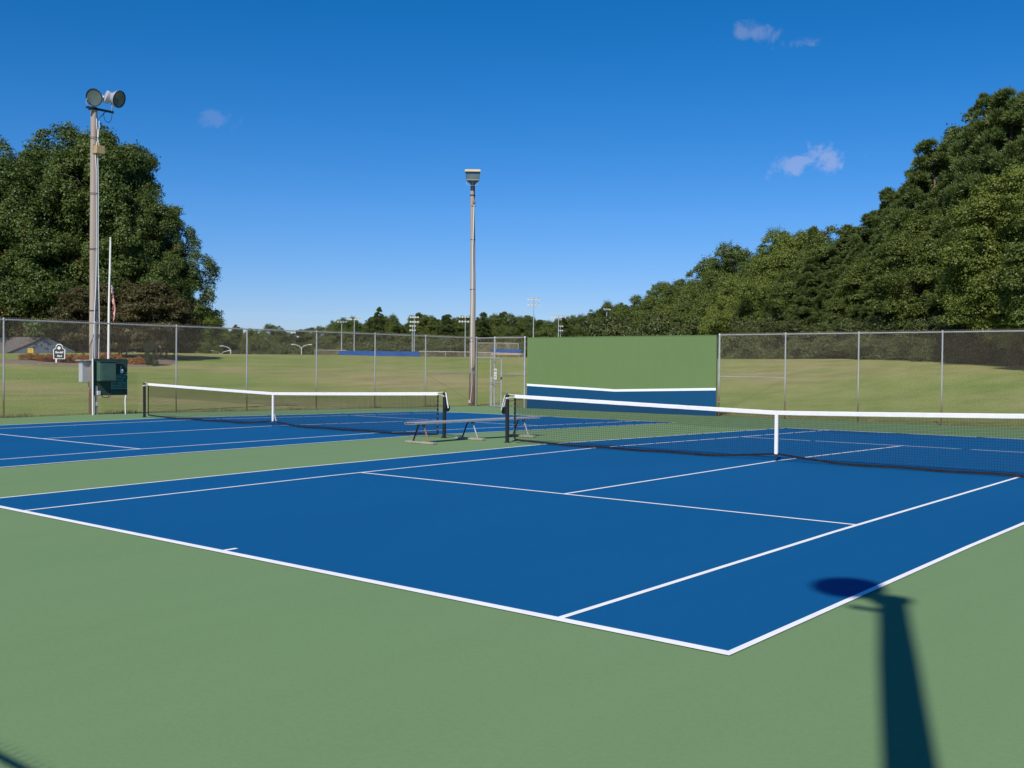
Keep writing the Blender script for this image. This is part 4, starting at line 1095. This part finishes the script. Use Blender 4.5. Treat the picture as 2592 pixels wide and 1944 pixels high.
oak_p = lambda t: max(0.0, (1 - max(0, (t - .22) / .80) ** 2.1)) ** .62 * (.80 + .2 * min(1, t / .2))
pine_p = lambda t: (max(0, 1 - t) ** .58) * (.55 + .45 * min(1, (t - .1) / .3)) * (1 + .12 * math.sin(t * 34)) + .04
und_p = lambda t: max(0, 1 - t ** 2.6) ** .5
red_p = lambda t: max(0, math.sin(math.pi * min(max((t + .12) / 1.14, 0), 1))) ** .45
PROTO = {'leafy': [], 'pine': [], 'oak': [], 'under': [], 'red': [], 'rshrub': []}
def proto(key, seed, H_, Rr, t0, prof, ncl, per, leaf, kind, m, r0, bark, **kw):
    tk = {k: kw.pop(k) for k in ('top', 'nlimb', 'multi') if k in kw}
    me, cs = crown_mesh('crown_' + key, seed, H_, Rr, t0, prof, ncl, per, leaf, kind, m, **kw)
    PROTO[key].append((me, trunk_mesh('trunk_' + key, seed, H_, r0, cs, bark, **tk), H_, Rr))
for s in range(4): proto('leafy', 11 + s, 15, 4.3 + .3 * s, .10, round_p, 120, 800, .135, 'leaf', L_LEAFY, .20, BARK, rc=.25, squash=.95, lobes=22 + 2 * s)
for s in range(4): proto('pine', 31 + s, 18, 4.0 + .25 * s, .16 + .03 * s, pine_p, 200, 740, .21, 'pine', L_PINE, .22, BARKP, rc=.19, squash=.92, soft=.17, top=.93, inner=.2)
for s in range(3): proto('oak', 51 + s, 23, 8.0, .06, oak_p, 330, 470, .185, 'leaf', L_OAK, .5, BARK, rc=.155, squash=1.25, lobes=46 + 3 * s, fill=.22, soft=.15)
for s in range(3): proto('under', 71 + s, 4.2, 2.9, .0, und_p, 34, 620, .15, 'leaf', L_UNDER, .06, BARK, rc=.30, nlimb=8)
for s in range(2): proto('red', 81 + s, 5.6, 3.3, .16, red_p, 95, 420, .12, 'leaf', L_RED, .10, BARK, rc=.19, squash=.6, multi=4, nlimb=16)
for s in range(2): proto('rshrub', 91 + s, .75, .55, .0, und_p, 16, 130, .065, 'leaf', L_RSHRUB, .02, BARK, rc=.32, nlimb=4)
TREES = [
('leafy', -265.6, 156.3, 15.6, 1.0, 'front', 'centre'),
('leafy', -271.1, 161.9, 16.8, 1.0, 'front', 'centre'),
('leafy', -250.9, 152.8, 15.1, 1.0, 'front', 'centre'),
('leafy', -261.0, 164.5, 14.6, 1.0, 'front', 'centre'),
('pine', -255.3, 165.1, 12.9, 1.0, 'front', 'centre'),
('pine', -255.0, 170.0, 14.2, 1.0, 'front', 'centre'),
('leafy', -246.4, 169.9, 12.6, 1.0, 'front', 'centre'),
('leafy', -241.1, 172.1, 13.5, 1.0, 'front', 'centre'),
('pine', -247.4, 181.9, 12.5, 1.0, 'front', 'centre'),
('pine', -249.6, 189.0, 13.3, 1.0, 'front', 'centre'),
('leafy', -249.3, 193.5, 13.7, 1.0, 'front', 'centre'),
('leafy', -246.8, 195.8, 13.8, 1.0, 'front', 'centre'),
('leafy', -230.3, 187.2, 15.1, 1.0, 'front', 'centre'),
('leafy', -241.7, 202.0, 16.9, 1.0, 'front', 'centre'),
('pine', -228.9, 194.5, 15.1, 1.0, 'front', 'centre'),
('pine', -221.4, 192.1, 16.1, 1.0, 'front', 'centre'),
('pine', -218.6, 193.0, 19.2, 1.0, 'front', 'centre'),
('leafy', -230.5, 209.0, 17.5, 1.0, 'front', 'centre'),
('leafy', -223.0, 205.1, 14.9, 1.0, 'front', 'centre'),
('pine', -229.3, 215.6, 15.5, 1.0, 'front', 'centre'),
('pine', -224.7, 215.8, 18.9, 1.0, 'front', 'centre'),
('leafy', -214.6, 209.7, 17.4, 1.0, 'front', 'centre'),
('pine', -205.7, 207.6, 17.7, 1.0, 'front', 'centre'),
('leafy', -205.2, 213.0, 17.1, 1.0, 'front', 'centre'),
('pine', -215.5, 227.8, 18.3, 1.0, 'front', 'centre'),
('pine', -205.4, 223.4, 18.8, 1.0, 'front', 'centre'),
('leafy', -207.9, 229.9, 18.1, 1.0, 'front', 'centre'),
('pine', -207.4, 235.1, 19.8, 1.0, 'front', 'centre'),
('leafy', -199.3, 231.4, 18.0, 1.0, 'front', 'centre'),
('leafy', -201.3, 239.5, 18.3, 1.0, 'front', 'centre'),
('pine', -189.2, 230.5, 16.7, 1.0, 'front', 'centre'),
('leafy', -183.5, 229.9, 16.1, 1.0, 'front', 'centre'),
('pine', -181.4, 231.9, 17.3, 1.0, 'front', 'centre'),
('leafy', -184.5, 240.7, 17.5, 1.0, 'front', 'centre'),
('leafy', -182.8, 243.8, 17.8, 1.0, 'front', 'centre'),
('pine', -160.8, 218.3, 17.2, 1.0, 'front', 'centre'),
('pine', -155.3, 214.6, 18.7, 1.0, 'front', 'centre'),
('leafy', -153.7, 217.6, 19.5, 1.0, 'front', 'centre'),
('pine', -157.2, 228.0, 19.8, 1.0, 'front', 'centre'),
('leafy', -290.9, 173.5, 17.1, 1.0, 'back', 'centre'),
('leafy', -290.1, 176.3, 15.7, 1.0, 'back', 'centre'),
('pine', -284.9, 176.8, 15.5, 1.0, 'back', 'centre'),
('leafy', -294.2, 186.8, 15.7, 1.0, 'back', 'centre'),
('leafy', -285.6, 185.1, 13.3, 1.0, 'back', 'centre'),
('leafy', -284.1, 187.9, 13.8, 1.0, 'back', 'centre'),
('pine', -287.8, 194.7, 15.0, 1.0, 'back', 'centre'),
('leafy', -277.2, 191.0, 12.8, 1.0, 'back', 'centre'),
('pine', -273.1, 192.5, 12.8, 1.0, 'back', 'centre'),
('pine', -272.2, 196.7, 13.2, 1.0, 'back', 'centre'),
('leafy', -278.9, 205.8, 13.2, 1.0, 'back', 'centre'),
('pine', -277.8, 209.0, 13.1, 1.0, 'back', 'centre'),
('pine', -272.1, 209.2, 13.6, 1.0, 'back', 'centre'),
('pine', -273.5, 215.3, 14.0, 1.0, 'back', 'centre'),
('pine', -273.1, 220.2, 14.3, 1.0, 'back', 'centre'),
('leafy', -259.5, 213.3, 16.4, 1.0, 'back', 'centre'),
('pine', -263.6, 222.1, 16.8, 1.0, 'back', 'centre'),
('leafy', -265.1, 228.6, 16.3, 1.0, 'back', 'centre'),
('pine', -255.6, 224.9, 18.8, 1.0, 'back', 'centre'),
('pine', -243.3, 218.8, 18.4, 1.0, 'back', 'centre'),
('pine', -244.0, 223.6, 16.3, 1.0, 'back', 'centre'),
('leafy', -238.8, 223.9, 14.9, 1.0, 'back', 'centre'),
('leafy', -251.5, 241.3, 19.5, 1.0, 'back', 'centre'),
('leafy', -243.3, 237.4, 18.7, 1.0, 'back', 'centre'),
('pine', -241.9, 241.0, 18.8, 1.0, 'back', 'centre'),
('leafy', -235.1, 239.3, 18.3, 1.0, 'back', 'centre'),
('pine', -241.1, 250.6, 18.0, 1.0, 'back', 'centre'),
('pine', -232.8, 247.4, 18.0, 1.0, 'back', 'centre'),
('pine', -226.9, 245.7, 19.0, 1.0, 'back', 'centre'),
('pine', -225.4, 249.6, 18.1, 1.0, 'back', 'centre'),
('pine', -218.2, 247.2, 19.5, 1.0, 'back', 'centre'),
('pine', -228.7, 264.9, 18.9, 1.0, 'back', 'centre'),
('pine', -220.8, 261.5, 18.3, 1.0, 'back', 'centre'),
('pine', -217.4, 262.7, 18.1, 1.0, 'back', 'centre'),
('pine', -220.6, 271.8, 18.0, 1.0, 'back', 'centre'),
('pine', -208.5, 262.3, 16.5, 1.0, 'back', 'centre'),
('leafy', -203.4, 262.4, 17.9, 1.0, 'back', 'centre'),
('pine', -196.5, 260.0, 18.1, 1.0, 'back', 'centre'),
('pine', -197.2, 267.8, 19.2, 1.0, 'back', 'centre'),
('leafy', -204.1, 283.6, 22.2, 1.0, 'back', 'centre'),
('leafy', -199.5, 282.7, 22.7, 1.0, 'back', 'centre'),
('understory', -245.3, 143.1, 7.6, 1.0, 'under', 'centre'),
('understory', -242.9, 146.3, 7.1, 1.0, 'under', 'centre'),
('understory', -247.4, 153.0, 8.5, 1.0, 'under', 'centre'),
('understory', -241.4, 152.8, 7.6, 1.0, 'under', 'centre'),
('understory', -241.5, 157.3, 7.7, 1.0, 'under', 'centre'),
('understory', -236.2, 157.1, 7.4, 1.0, 'under', 'centre'),
('understory', -234.1, 160.0, 8.2, 1.0, 'under', 'centre'),
('understory', -232.5, 163.2, 8.0, 1.0, 'under', 'centre'),
('understory', -227.6, 164.3, 7.8, 1.0, 'under', 'centre'),
('understory', -232.6, 172.2, 8.3, 1.0, 'under', 'centre'),
('understory', -223.0, 169.8, 8.0, 1.0, 'under', 'centre'),
('understory', -224.8, 176.5, 8.4, 1.0, 'under', 'centre'),
('understory', -221.5, 178.9, 8.0, 1.0, 'under', 'centre'),
('understory', -218.1, 181.5, 8.5, 1.0, 'under', 'centre'),
('understory', -214.6, 183.9, 8.9, 1.0, 'under', 'centre'),
('understory', -215.7, 190.7, 9.4, 1.0, 'under', 'centre'),
('understory', -209.0, 189.8, 8.5, 1.0, 'under', 'centre'),
('understory', -205.1, 191.7, 7.6, 1.0, 'under', 'centre'),
('understory', -205.1, 196.8, 8.4, 1.0, 'under', 'centre'),
('understory', -203.3, 199.8, 9.3, 1.0, 'under', 'centre'),
('understory', -197.8, 200.1, 9.4, 1.0, 'under', 'centre'),
('understory', -197.7, 206.2, 8.1, 1.0, 'under', 'centre'),
('understory', -197.6, 210.5, 8.3, 1.0, 'under', 'centre'),
('understory', -188.1, 206.6, 8.2, 1.0, 'under', 'centre'),
('understory', -188.8, 213.9, 9.4, 1.0, 'under', 'centre'),
('understory', -182.1, 212.8, 8.3, 1.0, 'under', 'centre'),
('understory', -179.6, 215.0, 7.9, 1.0, 'under', 'centre'),
('understory', -176.7, 217.5, 9.0, 1.0, 'under', 'centre'),
('understory', -173.3, 219.4, 9.7, 1.0, 'under', 'centre'),
('understory', -170.3, 221.1, 9.7, 1.0, 'under', 'centre'),
('understory', -172.1, 230.0, 8.6, 1.0, 'under', 'centre'),
('understory', -166.2, 227.3, 9.1, 1.0, 'under', 'centre'),
('understory', -166.7, 234.6, 9.1, 1.0, 'under', 'centre'),
('leafy', -136.6, 200.1, 17.1, 1.0, 'front', 'right'),
('leafy', -121.5, 183.8, 18.2, 1.0, 'front', 'right'),
('leafy', -108.9, 170.4, 19.4, 1.0, 'front', 'right'),
('leafy', -99.4, 159.8, 19.3, 1.0, 'front', 'right'),
('leafy', -92.3, 152.4, 17.6, 1.0, 'front', 'right'),
('leafy', -85.5, 144.8, 17.3, 1.0, 'front', 'right'),
('leafy', -76.7, 134.9, 19.7, 1.0, 'front', 'right'),
('leafy', -67.7, 125.0, 20.3, 1.0, 'front', 'right'),
('pine', -61.3, 117.1, 17.8, 1.0, 'front', 'right'),
('leafy', -54.4, 107.1, 15.8, 1.0, 'front', 'right'),
('leafy', -51.6, 104.0, 16.2, 1.0, 'front', 'right'),
('light', -46.4, 97.6, 15.9, 1.0, 'front', 'right'),
('light', -43.5, 94.6, 14.7, 1.0, 'front', 'right'),
('pine', -40.5, 91.6, 14.9, 1.0, 'front', 'right'),
('leafy', -37.4, 88.6, 13.8, 1.0, 'front', 'right'),
('pine', -34.3, 85.5, 13.9, 1.0, 'front', 'right'),
('pine', -31.7, 82.3, 12.8, 1.0, 'front', 'right'),
('pine', -30.1, 80.8, 14.2, 1.0, 'front', 'right'),
('pine', -26.8, 76.7, 15.3, 1.0, 'front', 'right'),
('pine', -24.6, 74.3, 15.0, 1.0, 'front', 'right'),
('pine', -22.5, 71.8, 16.1, 1.0, 'front', 'right'),
('pine', -20.4, 69.4, 17.8, 1.0, 'front', 'right'),
('pine', -18.4, 67.9, 15.1, 1.0, 'front', 'right'),
('pine', -15.0, 64.8, 19.8, 1.0, 'front', 'right'),
('pine', -13.0, 63.3, 19.6, 1.0, 'front', 'right'),
('pine', -11.4, 61.6, 19.1, 1.0, 'front', 'right'),
('pine', -9.0, 60.1, 18.9, 1.0, 'front', 'right'),
('pine', -6.4, 58.7, 17.9, 1.0, 'front', 'right'),
('leafy', -130.2, 183.9, 11.8, 1.0, 'mid', 'right'),
('pine', -115.4, 169.8, 12.6, 1.0, 'mid', 'right'),
('leafy', -102.8, 157.7, 11.3, 1.0, 'mid', 'right'),
('light', -90.5, 144.2, 13.2, 1.0, 'mid', 'right'),
('leafy', -78.6, 130.3, 12.8, 1.0, 'mid', 'right'),
('pine', -70.3, 121.2, 13.1, 1.0, 'mid', 'right'),
('leafy', -60.7, 109.4, 14.2, 1.0, 'mid', 'right'),
('light', -55.6, 104.2, 12.5, 1.0, 'mid', 'right'),
('leafy', -50.6, 100.0, 12.4, 1.0, 'mid', 'right'),
('pine', -45.3, 93.8, 10.3, 1.0, 'mid', 'right'),
('leafy', -41.4, 89.0, 9.7, 1.0, 'mid', 'right'),
('pine', -37.7, 85.2, 10.9, 1.0, 'mid', 'right'),
('pine', -33.8, 81.4, 10.0, 1.0, 'mid', 'right'),
('pine', -30.7, 78.4, 9.6, 1.0, 'mid', 'right'),
('leafy', -28.0, 75.1, 8.8, 1.0, 'mid', 'right'),
('pine', -25.4, 71.9, 9.6, 1.0, 'mid', 'right'),
('pine', -23.0, 69.5, 11.0, 1.0, 'mid', 'right'),
('pine', -20.4, 67.3, 10.5, 1.0, 'mid', 'right'),
('leafy', -18.4, 64.8, 11.2, 1.0, 'mid', 'right'),
('pine', -15.5, 61.5, 10.9, 1.0, 'mid', 'right'),
('light', -10.9, 55.6, 12.2, 1.0, 'mid', 'right'),
('light', -8.2, 54.2, 12.7, 1.0, 'mid', 'right'),
('understory', -125.2, 177.7, 12.8, 1.0, 'under', 'right'),
('understory', -121.2, 174.0, 11.0, 1.0, 'under', 'right'),
('understory', -117.2, 170.2, 11.7, 1.0, 'under', 'right'),
('understory', -113.5, 166.7, 9.7, 1.0, 'under', 'right'),
('understory', -108.7, 161.9, 9.6, 1.0, 'under', 'right'),
('understory', -104.3, 157.5, 9.2, 1.0, 'under', 'right'),
('understory', -99.7, 152.7, 10.0, 1.0, 'under', 'right'),
('understory', -94.8, 147.5, 9.2, 1.0, 'under', 'right'),
('understory', -90.3, 142.5, 11.2, 1.0, 'under', 'right'),
('understory', -86.6, 138.3, 10.6, 1.0, 'under', 'right'),
('understory', -82.7, 134.0, 8.1, 1.0, 'under', 'right'),
('understory', -77.8, 128.1, 8.3, 1.0, 'under', 'right'),
('understory', -73.9, 123.4, 8.9, 1.0, 'under', 'right'),
('understory', -67.6, 115.6, 8.1, 1.0, 'under', 'right'),
('understory', -62.8, 109.6, 7.8, 1.0, 'under', 'right'),
('understory', -60.2, 106.9, 8.1, 1.0, 'under', 'right'),
('understory', -57.4, 104.0, 7.0, 1.0, 'under', 'right'),
('understory', -54.2, 100.6, 5.1, 1.0, 'under', 'right'),
('understory', -51.4, 97.4, 6.0, 1.0, 'under', 'right'),
('understory', -48.3, 93.9, 5.6, 1.0, 'under', 'right'),
('understory', -45.2, 90.1, 4.8, 1.0, 'under', 'right'),
('understory', -41.7, 85.8, 4.7, 1.0, 'under', 'right'),
('understory', -37.7, 81.0, 3.6, 1.0, 'under', 'right'),
('understory', -34.9, 78.5, 2.8, 1.0, 'under', 'right'),
('understory', -32.5, 76.2, 3.1, 1.0, 'under', 'right'),
('understory', -29.7, 73.4, 3.6, 1.0, 'under', 'right'),
('understory', -27.3, 70.9, 3.2, 1.0, 'under', 'right'),
('understory', -24.9, 68.4, 2.4, 1.0, 'under', 'right'),
('understory', -23.4, 67.2, 3.3, 1.0, 'under', 'right'),
('understory', -22.1, 66.2, 3.3, 1.0, 'under', 'right'),
('understory', -20.7, 65.0, 3.1, 1.0, 'under', 'right'),
('understory', -18.5, 63.1, 3.3, 1.0, 'under', 'right'),
('understory', -17.0, 61.6, 3.2, 1.0, 'under', 'right'),
('understory', -15.6, 60.7, 3.0, 1.0, 'under', 'right'),
('understory', -14.1, 59.9, 3.9, 1.0, 'under', 'right'),
('understory', -12.9, 59.2, 3.3, 1.0, 'under', 'right'),
('understory', -11.3, 58.2, 3.5, 1.0, 'under', 'right'),
('understory', -10.1, 57.6, 3.1, 1.0, 'under', 'right'),
('understory', -9.2, 57.4, 4.4, 1.0, 'under', 'right'),
('understory', -7.9, 57.0, 4.1, 1.0, 'under', 'right'),
('understory', -7.1, 56.8, 4.0, 1.0, 'under', 'right'),
('leafy', -138.6, 204.2, 9.5, 1.0, 'back', 'right'),
('leafy', -128.8, 194.7, 13.8, 1.0, 'back', 'right'),
('pine', -118.9, 184.5, 15.1, 1.0, 'back', 'right'),
('leafy', -110.1, 175.1, 14.9, 1.0, 'back', 'right'),
('pine', -102.3, 166.5, 11.9, 1.0, 'back', 'right'),
('pine', -94.3, 157.2, 12.5, 1.0, 'back', 'right'),
('leafy', -84.0, 144.7, 11.3, 1.0, 'back', 'right'),
('leafy', -77.0, 136.7, 15.0, 1.0, 'back', 'right'),
('leafy', -70.8, 130.5, 17.0, 1.0, 'back', 'right'),
('leafy', -63.3, 122.4, 15.4, 1.0, 'back', 'right'),
('leafy', -55.5, 113.4, 14.2, 1.0, 'back', 'right'),
('leafy', -48.9, 106.0, 13.3, 1.0, 'back', 'right'),
('pine', -44.5, 102.3, 13.6, 1.0, 'back', 'right'),
('pine', -40.0, 98.1, 12.9, 1.0, 'back', 'right'),
('leafy', -36.1, 94.3, 11.3, 1.0, 'back', 'right'),
('pine', -32.6, 91.5, 13.8, 1.0, 'back', 'right'),
('leafy', -28.5, 88.4, 16.9, 1.0, 'back', 'right'),
('leafy', -25.2, 85.7, 16.7, 1.0, 'back', 'right'),
('pine', -22.5, 84.1, 17.8, 1.0, 'back', 'right'),
('leafy', -20.0, 82.9, 21.5, 1.0, 'back', 'right'),
('pine', -17.0, 81.4, 20.2, 1.0, 'back', 'right'),
('pine', -14.5, 80.8, 21.9, 1.0, 'back', 'right'),
('leafy', -11.9, 80.2, 20.1, 1.0, 'back', 'right'),
('leafy', -6.4, 51.5, 12.7, 1.0, 'edge', 'right'),
('pine', -4.0, 51.0, 13.8, 1.0, 'edge', 'right'),
('oak', -105.2, 31.1, 19.8, 1.0, 'oak', 'left'),
('oak', -100.1, 32.8, 20.8, 1.0, 'oak', 'left'),
('oak', -102.0, 37.9, 25.2, 1.05, 'oak', 'left'),
('oak', -95.0, 38.4, 22.7, 1.0, 'oak', 'left'),
('oak', -96.4, 42.1, 23.3, 0.9, 'oak', 'left'),
('oak', -91.1, 43.2, 16.5, 0.8, 'oak', 'left'),
('oak', -104.7, 27.0, 17.9, 1.1, 'oak', 'left'),
('oak', -92.2, 45.2, 10.5, 0.55, 'oak', 'left'),
('light', -240.7, 148.9, 16.8, 1.3, 'l', 'left'),
('light', -243.1, 145.3, 20.0, 1.3, 'l', 'left'),
('leafy', -243.7, 155.1, 13.2, 1.1, 'l', 'left'),
('red', -70.4, 25.1, 5.5, 1.0, 'red', 'left'),
('red', -71.2, 27.7, 5.8, 1.0, 'red', 'left'),
('red', -67.3, 28.4, 5.9, 1.0, 'red', 'left'),
('red', -68.4, 30.4, 4.7, 1.0, 'red', 'left'),
('dark_shrub', -59.7, 23.7, 1.7, 1.0, 's', 'left'),
('red_shrub', -65.6, 17.6, 0.2, 1.0, 'rs', 'left'),
('red_shrub', -65.4, 18.1, 0.4, 1.0, 'rs', 'left'),
('red_shrub', -63.8, 17.9, 0.4, 1.0, 'rs', 'left'),
('red_shrub', -64.8, 18.9, 0.5, 1.0, 'rs', 'left'),
('red_shrub', -64.0, 18.9, 0.6, 1.0, 'rs', 'left'),
('red_shrub', -64.4, 19.6, 0.5, 1.0, 'rs', 'left'),
('red_shrub', -62.9, 19.3, 0.7, 1.0, 'rs', 'left'),
('red_shrub', -63.2, 20.0, 0.7, 1.0, 'rs', 'left'),
('red_shrub', -64.1, 21.0, 0.6, 1.0, 'rs', 'left'),
('red_shrub', -62.5, 20.6, 0.7, 1.0, 'rs', 'left'),
('red_shrub', -62.1, 21.1, 0.8, 1.0, 'rs', 'left'),
('red_shrub', -62.0, 21.6, 0.8, 1.0, 'rs', 'left'),
('red_shrub', -62.7, 22.5, 0.7, 1.0, 'rs', 'left'),
('red_shrub', -62.5, 23.1, 0.7, 1.0, 'rs', 'left'),
('red_shrub', -60.8, 23.2, 0.7, 1.0, 'rs', 'left'),
('understory', -108.7, 33.1, 3.8, 1.0, 'under', 'left'),
('understory', -107.5, 35.8, 3.3, 1.0, 'under', 'left'),
('understory', -106.1, 38.8, 3.9, 1.0, 'under', 'left'),
('understory', -104.8, 41.3, 4.1, 1.0, 'under', 'left'),
('understory', -103.3, 44.1, 3.8, 1.0, 'under', 'left'),
('understory', -101.9, 46.5, 3.5, 1.0, 'under', 'left'),
('understory', -100.0, 49.7, 4.2, 1.0, 'under', 'left'),
]

def px_of(x, y):          # bearing as a share of the view, only to word the labels
    d = Vector((x, y, 0)) - Vector((CAM.x, CAM.y, 0)); return (d.dot(_r) / d.dot(_f)) * 2690 + 1296
def where(p):
    for lim, w in ((-10, 'outside the left edge of the view'), (110, 'at the left edge of the view'), (200, 'left of the lamp pole'), (275, 'behind the left lamp pole'), (360, 'right of the flagpole'), (470, 'near the left group\'s right end'),
                   (600, 'behind the street lamps'), (700, 'right of the street lamps'), (800, 'left of the long blue roof'), (930, 'behind the blue roof, left half'), (1060, 'behind the blue roof, right half'),
                   (1170, 'left of the wooden corner pole'), (1260, 'behind the gateway'), (1340, 'left of the tallest sports light'), (1410, 'right of the tallest sports light'), (1500, 'above the hitting wall\'s middle'), (1600, 'where the trees begin to rise'),
                   (1700, 'above the hitting wall\'s right half'), (1830, 'over the hitting wall\'s right end'), (1950, 'right of the hitting wall'), (2080, 'over the fence bay next to the wall'), (2180, 'over the second right fence bay'), (2290, 'over the third fence bay, left half'),
                   (2380, 'over the third fence bay, right half'), (2480, 'at the step up to the tallest pines'), (2600, 'at the right edge of the view'), (9999, 'outside the right edge of the view')):
        if p < lim: return w
KIND = {'leafy': ('broadleaf_tree', 'mid-green broadleaf tree', 'tree', 'leafy'), 'light': ('broadleaf_tree', 'pale yellow-green broadleaf tree', 'tree', 'leafy'), 'pine': ('pine_tree', 'dark green pine', 'tree', 'pine'),
        'oak': ('oak_tree', 'huge dark broadleaf tree', 'tree', 'oak'), 'understory': ('undergrowth_bush', 'low bushy undergrowth', 'bush', 'under'), 'red': ('small_tree', 'spreading purple-brown small tree', 'tree', 'red'),
        'dark_shrub': ('dark_shrub', 'dark clipped shrub', 'shrub', 'under'), 'red_shrub': ('red_shrub', 'orange-red low shrub', 'shrub', 'rshrub')}
ROW = {'front': 'on the skyline', 'back': 'in the back row', 'mid': 'in the middle row', 'under': 'at the trees\' foot', 'edge': 'nearest the lawn', 'oak': 'in the left group', 'l': 'beside the left group', 'red': 'before the big trees', 's': 'alone on the lawn', 'rs': ''}
tr = random.Random(17); count = {}
sizes = {}
for (k, x, y, h, wf, row, reg) in TREES: pass
labels = []
for (k, x, y, h, wf, row, reg) in TREES:
    labels.append('%s %s %s' % (KIND[k][1], ROW[row], where(px_of(x, y))))
from collections import Counter
CN = Counter(labels); seen = {}
ORD = ['leftmost', 'second', 'third', 'fourth', 'fifth', 'sixth', 'seventh', 'eighth']
GR = {}
for lb in CN:
    ix = sorted((i for i in range(len(labels)) if labels[i] == lb), key=lambda i: px_of(TREES[i][1], TREES[i][2]))
    if len(ix) > 1:
        for k_, i in enumerate(ix):
            GR[i] = lb; labels[i] = ('rightmost' if k_ == len(ix) - 1 else ORD[k_]) + ' ' + lb
SHR = ['small orange-red shrub alone at the left end of the mulch bed', 'orange-red shrub second from the left end of the mulch bed', 'yellowish red shrub just left of the pair by the park sign', 'red shrub left of the park sign post', 'tall red shrub touching the park sign from the left',
       'rusty yellow shrub directly right of the park sign post', 'red shrub second to the right of the park sign', 'orange shrub third to the right of the park sign', 'red shrub just left of the grey meter cabinet', 'red shrub seen behind the grey meter cabinet',
       'bright red shrub behind the left part of the switch board', 'red shrub at the foot of the flagpole', 'orange shrub behind the right corner of the switch board', 'yellow-orange shrub right of the switch board', 'orange-brown shrub at the right end of the mulch bed']
si = 0
for ti, (k, x, y, h, wf, row, reg) in enumerate(TREES):
    nm, desc, cat, pk = KIND[k]; lab = labels[ti]; grp = None
    if k == 'red_shrub': lab = SHR[si]; si += 1; grp = 'orange-red shrubs in the mulch bed'
    elif ti in GR: grp = GR[ti]
    else: grp = {'understory': 'undergrowth along the wood edge', 'oak': 'big trees of the left group', 'red': 'small purple-brown trees'}.get(k, 'trees round the park')
    me, tm, PH, PR = PROTO[pk][tr.randrange(len(PROTO[pk]))]
    h = max(h, .55 if k == 'red_shrub' else 1.2); sz_ = h / PH
    if pk == 'oak': sx_ = .5 + .5 * sz_
    elif pk == 'rshrub': sx_ = tr.uniform(.9, 1.35)
    else: sx_ = (.35 + .65 * sz_)
    sx_ *= wf * tr.uniform(.9, 1.12)
    if k == 'dark_shrub': sx_ = .15
    t = thing(nm, lab, cat, (x, y, tz(x, y) - .03), tr.uniform(0, 6.28), grp)
    t.scale = (sx_, sx_ * tr.uniform(.92, 1.08), sz_)
    c = link('crown', me, t)
    if k in ('light', 'dark_shrub'):
        c.material_slots[0].link = 'OBJECT'; c.material_slots[0].material = L_LIGHT if k == 'light' else L_DARK
    link('trunk', tm, t)

# ------------------------------------------------------------------ unmown tufts along the fence foot
g = np.random.default_rng(9); P = []
for (a, b, n) in (((-23.95, -6), (-23.80, 18.6), 5200), ((-24, 18.80), (-20.6, 19.0), 500), ((-11.4, 18.80), (9, 19.0), 3000)):
    u = g.uniform(0, 1, (n, 1)); q = np.array(a)[None] + (np.array(b) - np.array(a))[None] * u; q = q + g.uniform(-.12, .12, (n, 2)); P.append(q)
P = np.concatenate(P); n = len(P); zz = terr(P[:, 0], P[:, 1]); zz = np.where(zz < -.3, -.2, zz)
hh = g.uniform(.03, .11, n) * (1 + .9 * (np.sin(P[:, 0] * 2.1 + P[:, 1] * 1.7) > .5)); an = g.uniform(0, 2 * math.pi, n); le = g.uniform(-.04, .04, (n, 2))
dx = np.stack([np.cos(an), np.sin(an)], -1) * .012
B = np.zeros((n, 3, 3)); B[:, 0, :2] = P - dx; B[:, 1, :2] = P + dx; B[:, 2, :2] = P + le; B[:, 0, 2] = B[:, 1, 2] = zz - .02; B[:, 2, 2] = zz + hh
tuft = mat('dry_grass', (.15, .16, .05), .9, color2=(.30, .25, .12), scale=3)
o = link('grass', npmesh('grass', B.reshape(-1, 3), np.arange(3 * n).reshape(-1, 3), tuft)); o['kind'] = 'stuff'; o['label'] = 'uncut grass tufts along the foot of the fences'; o['category'] = 'grass'
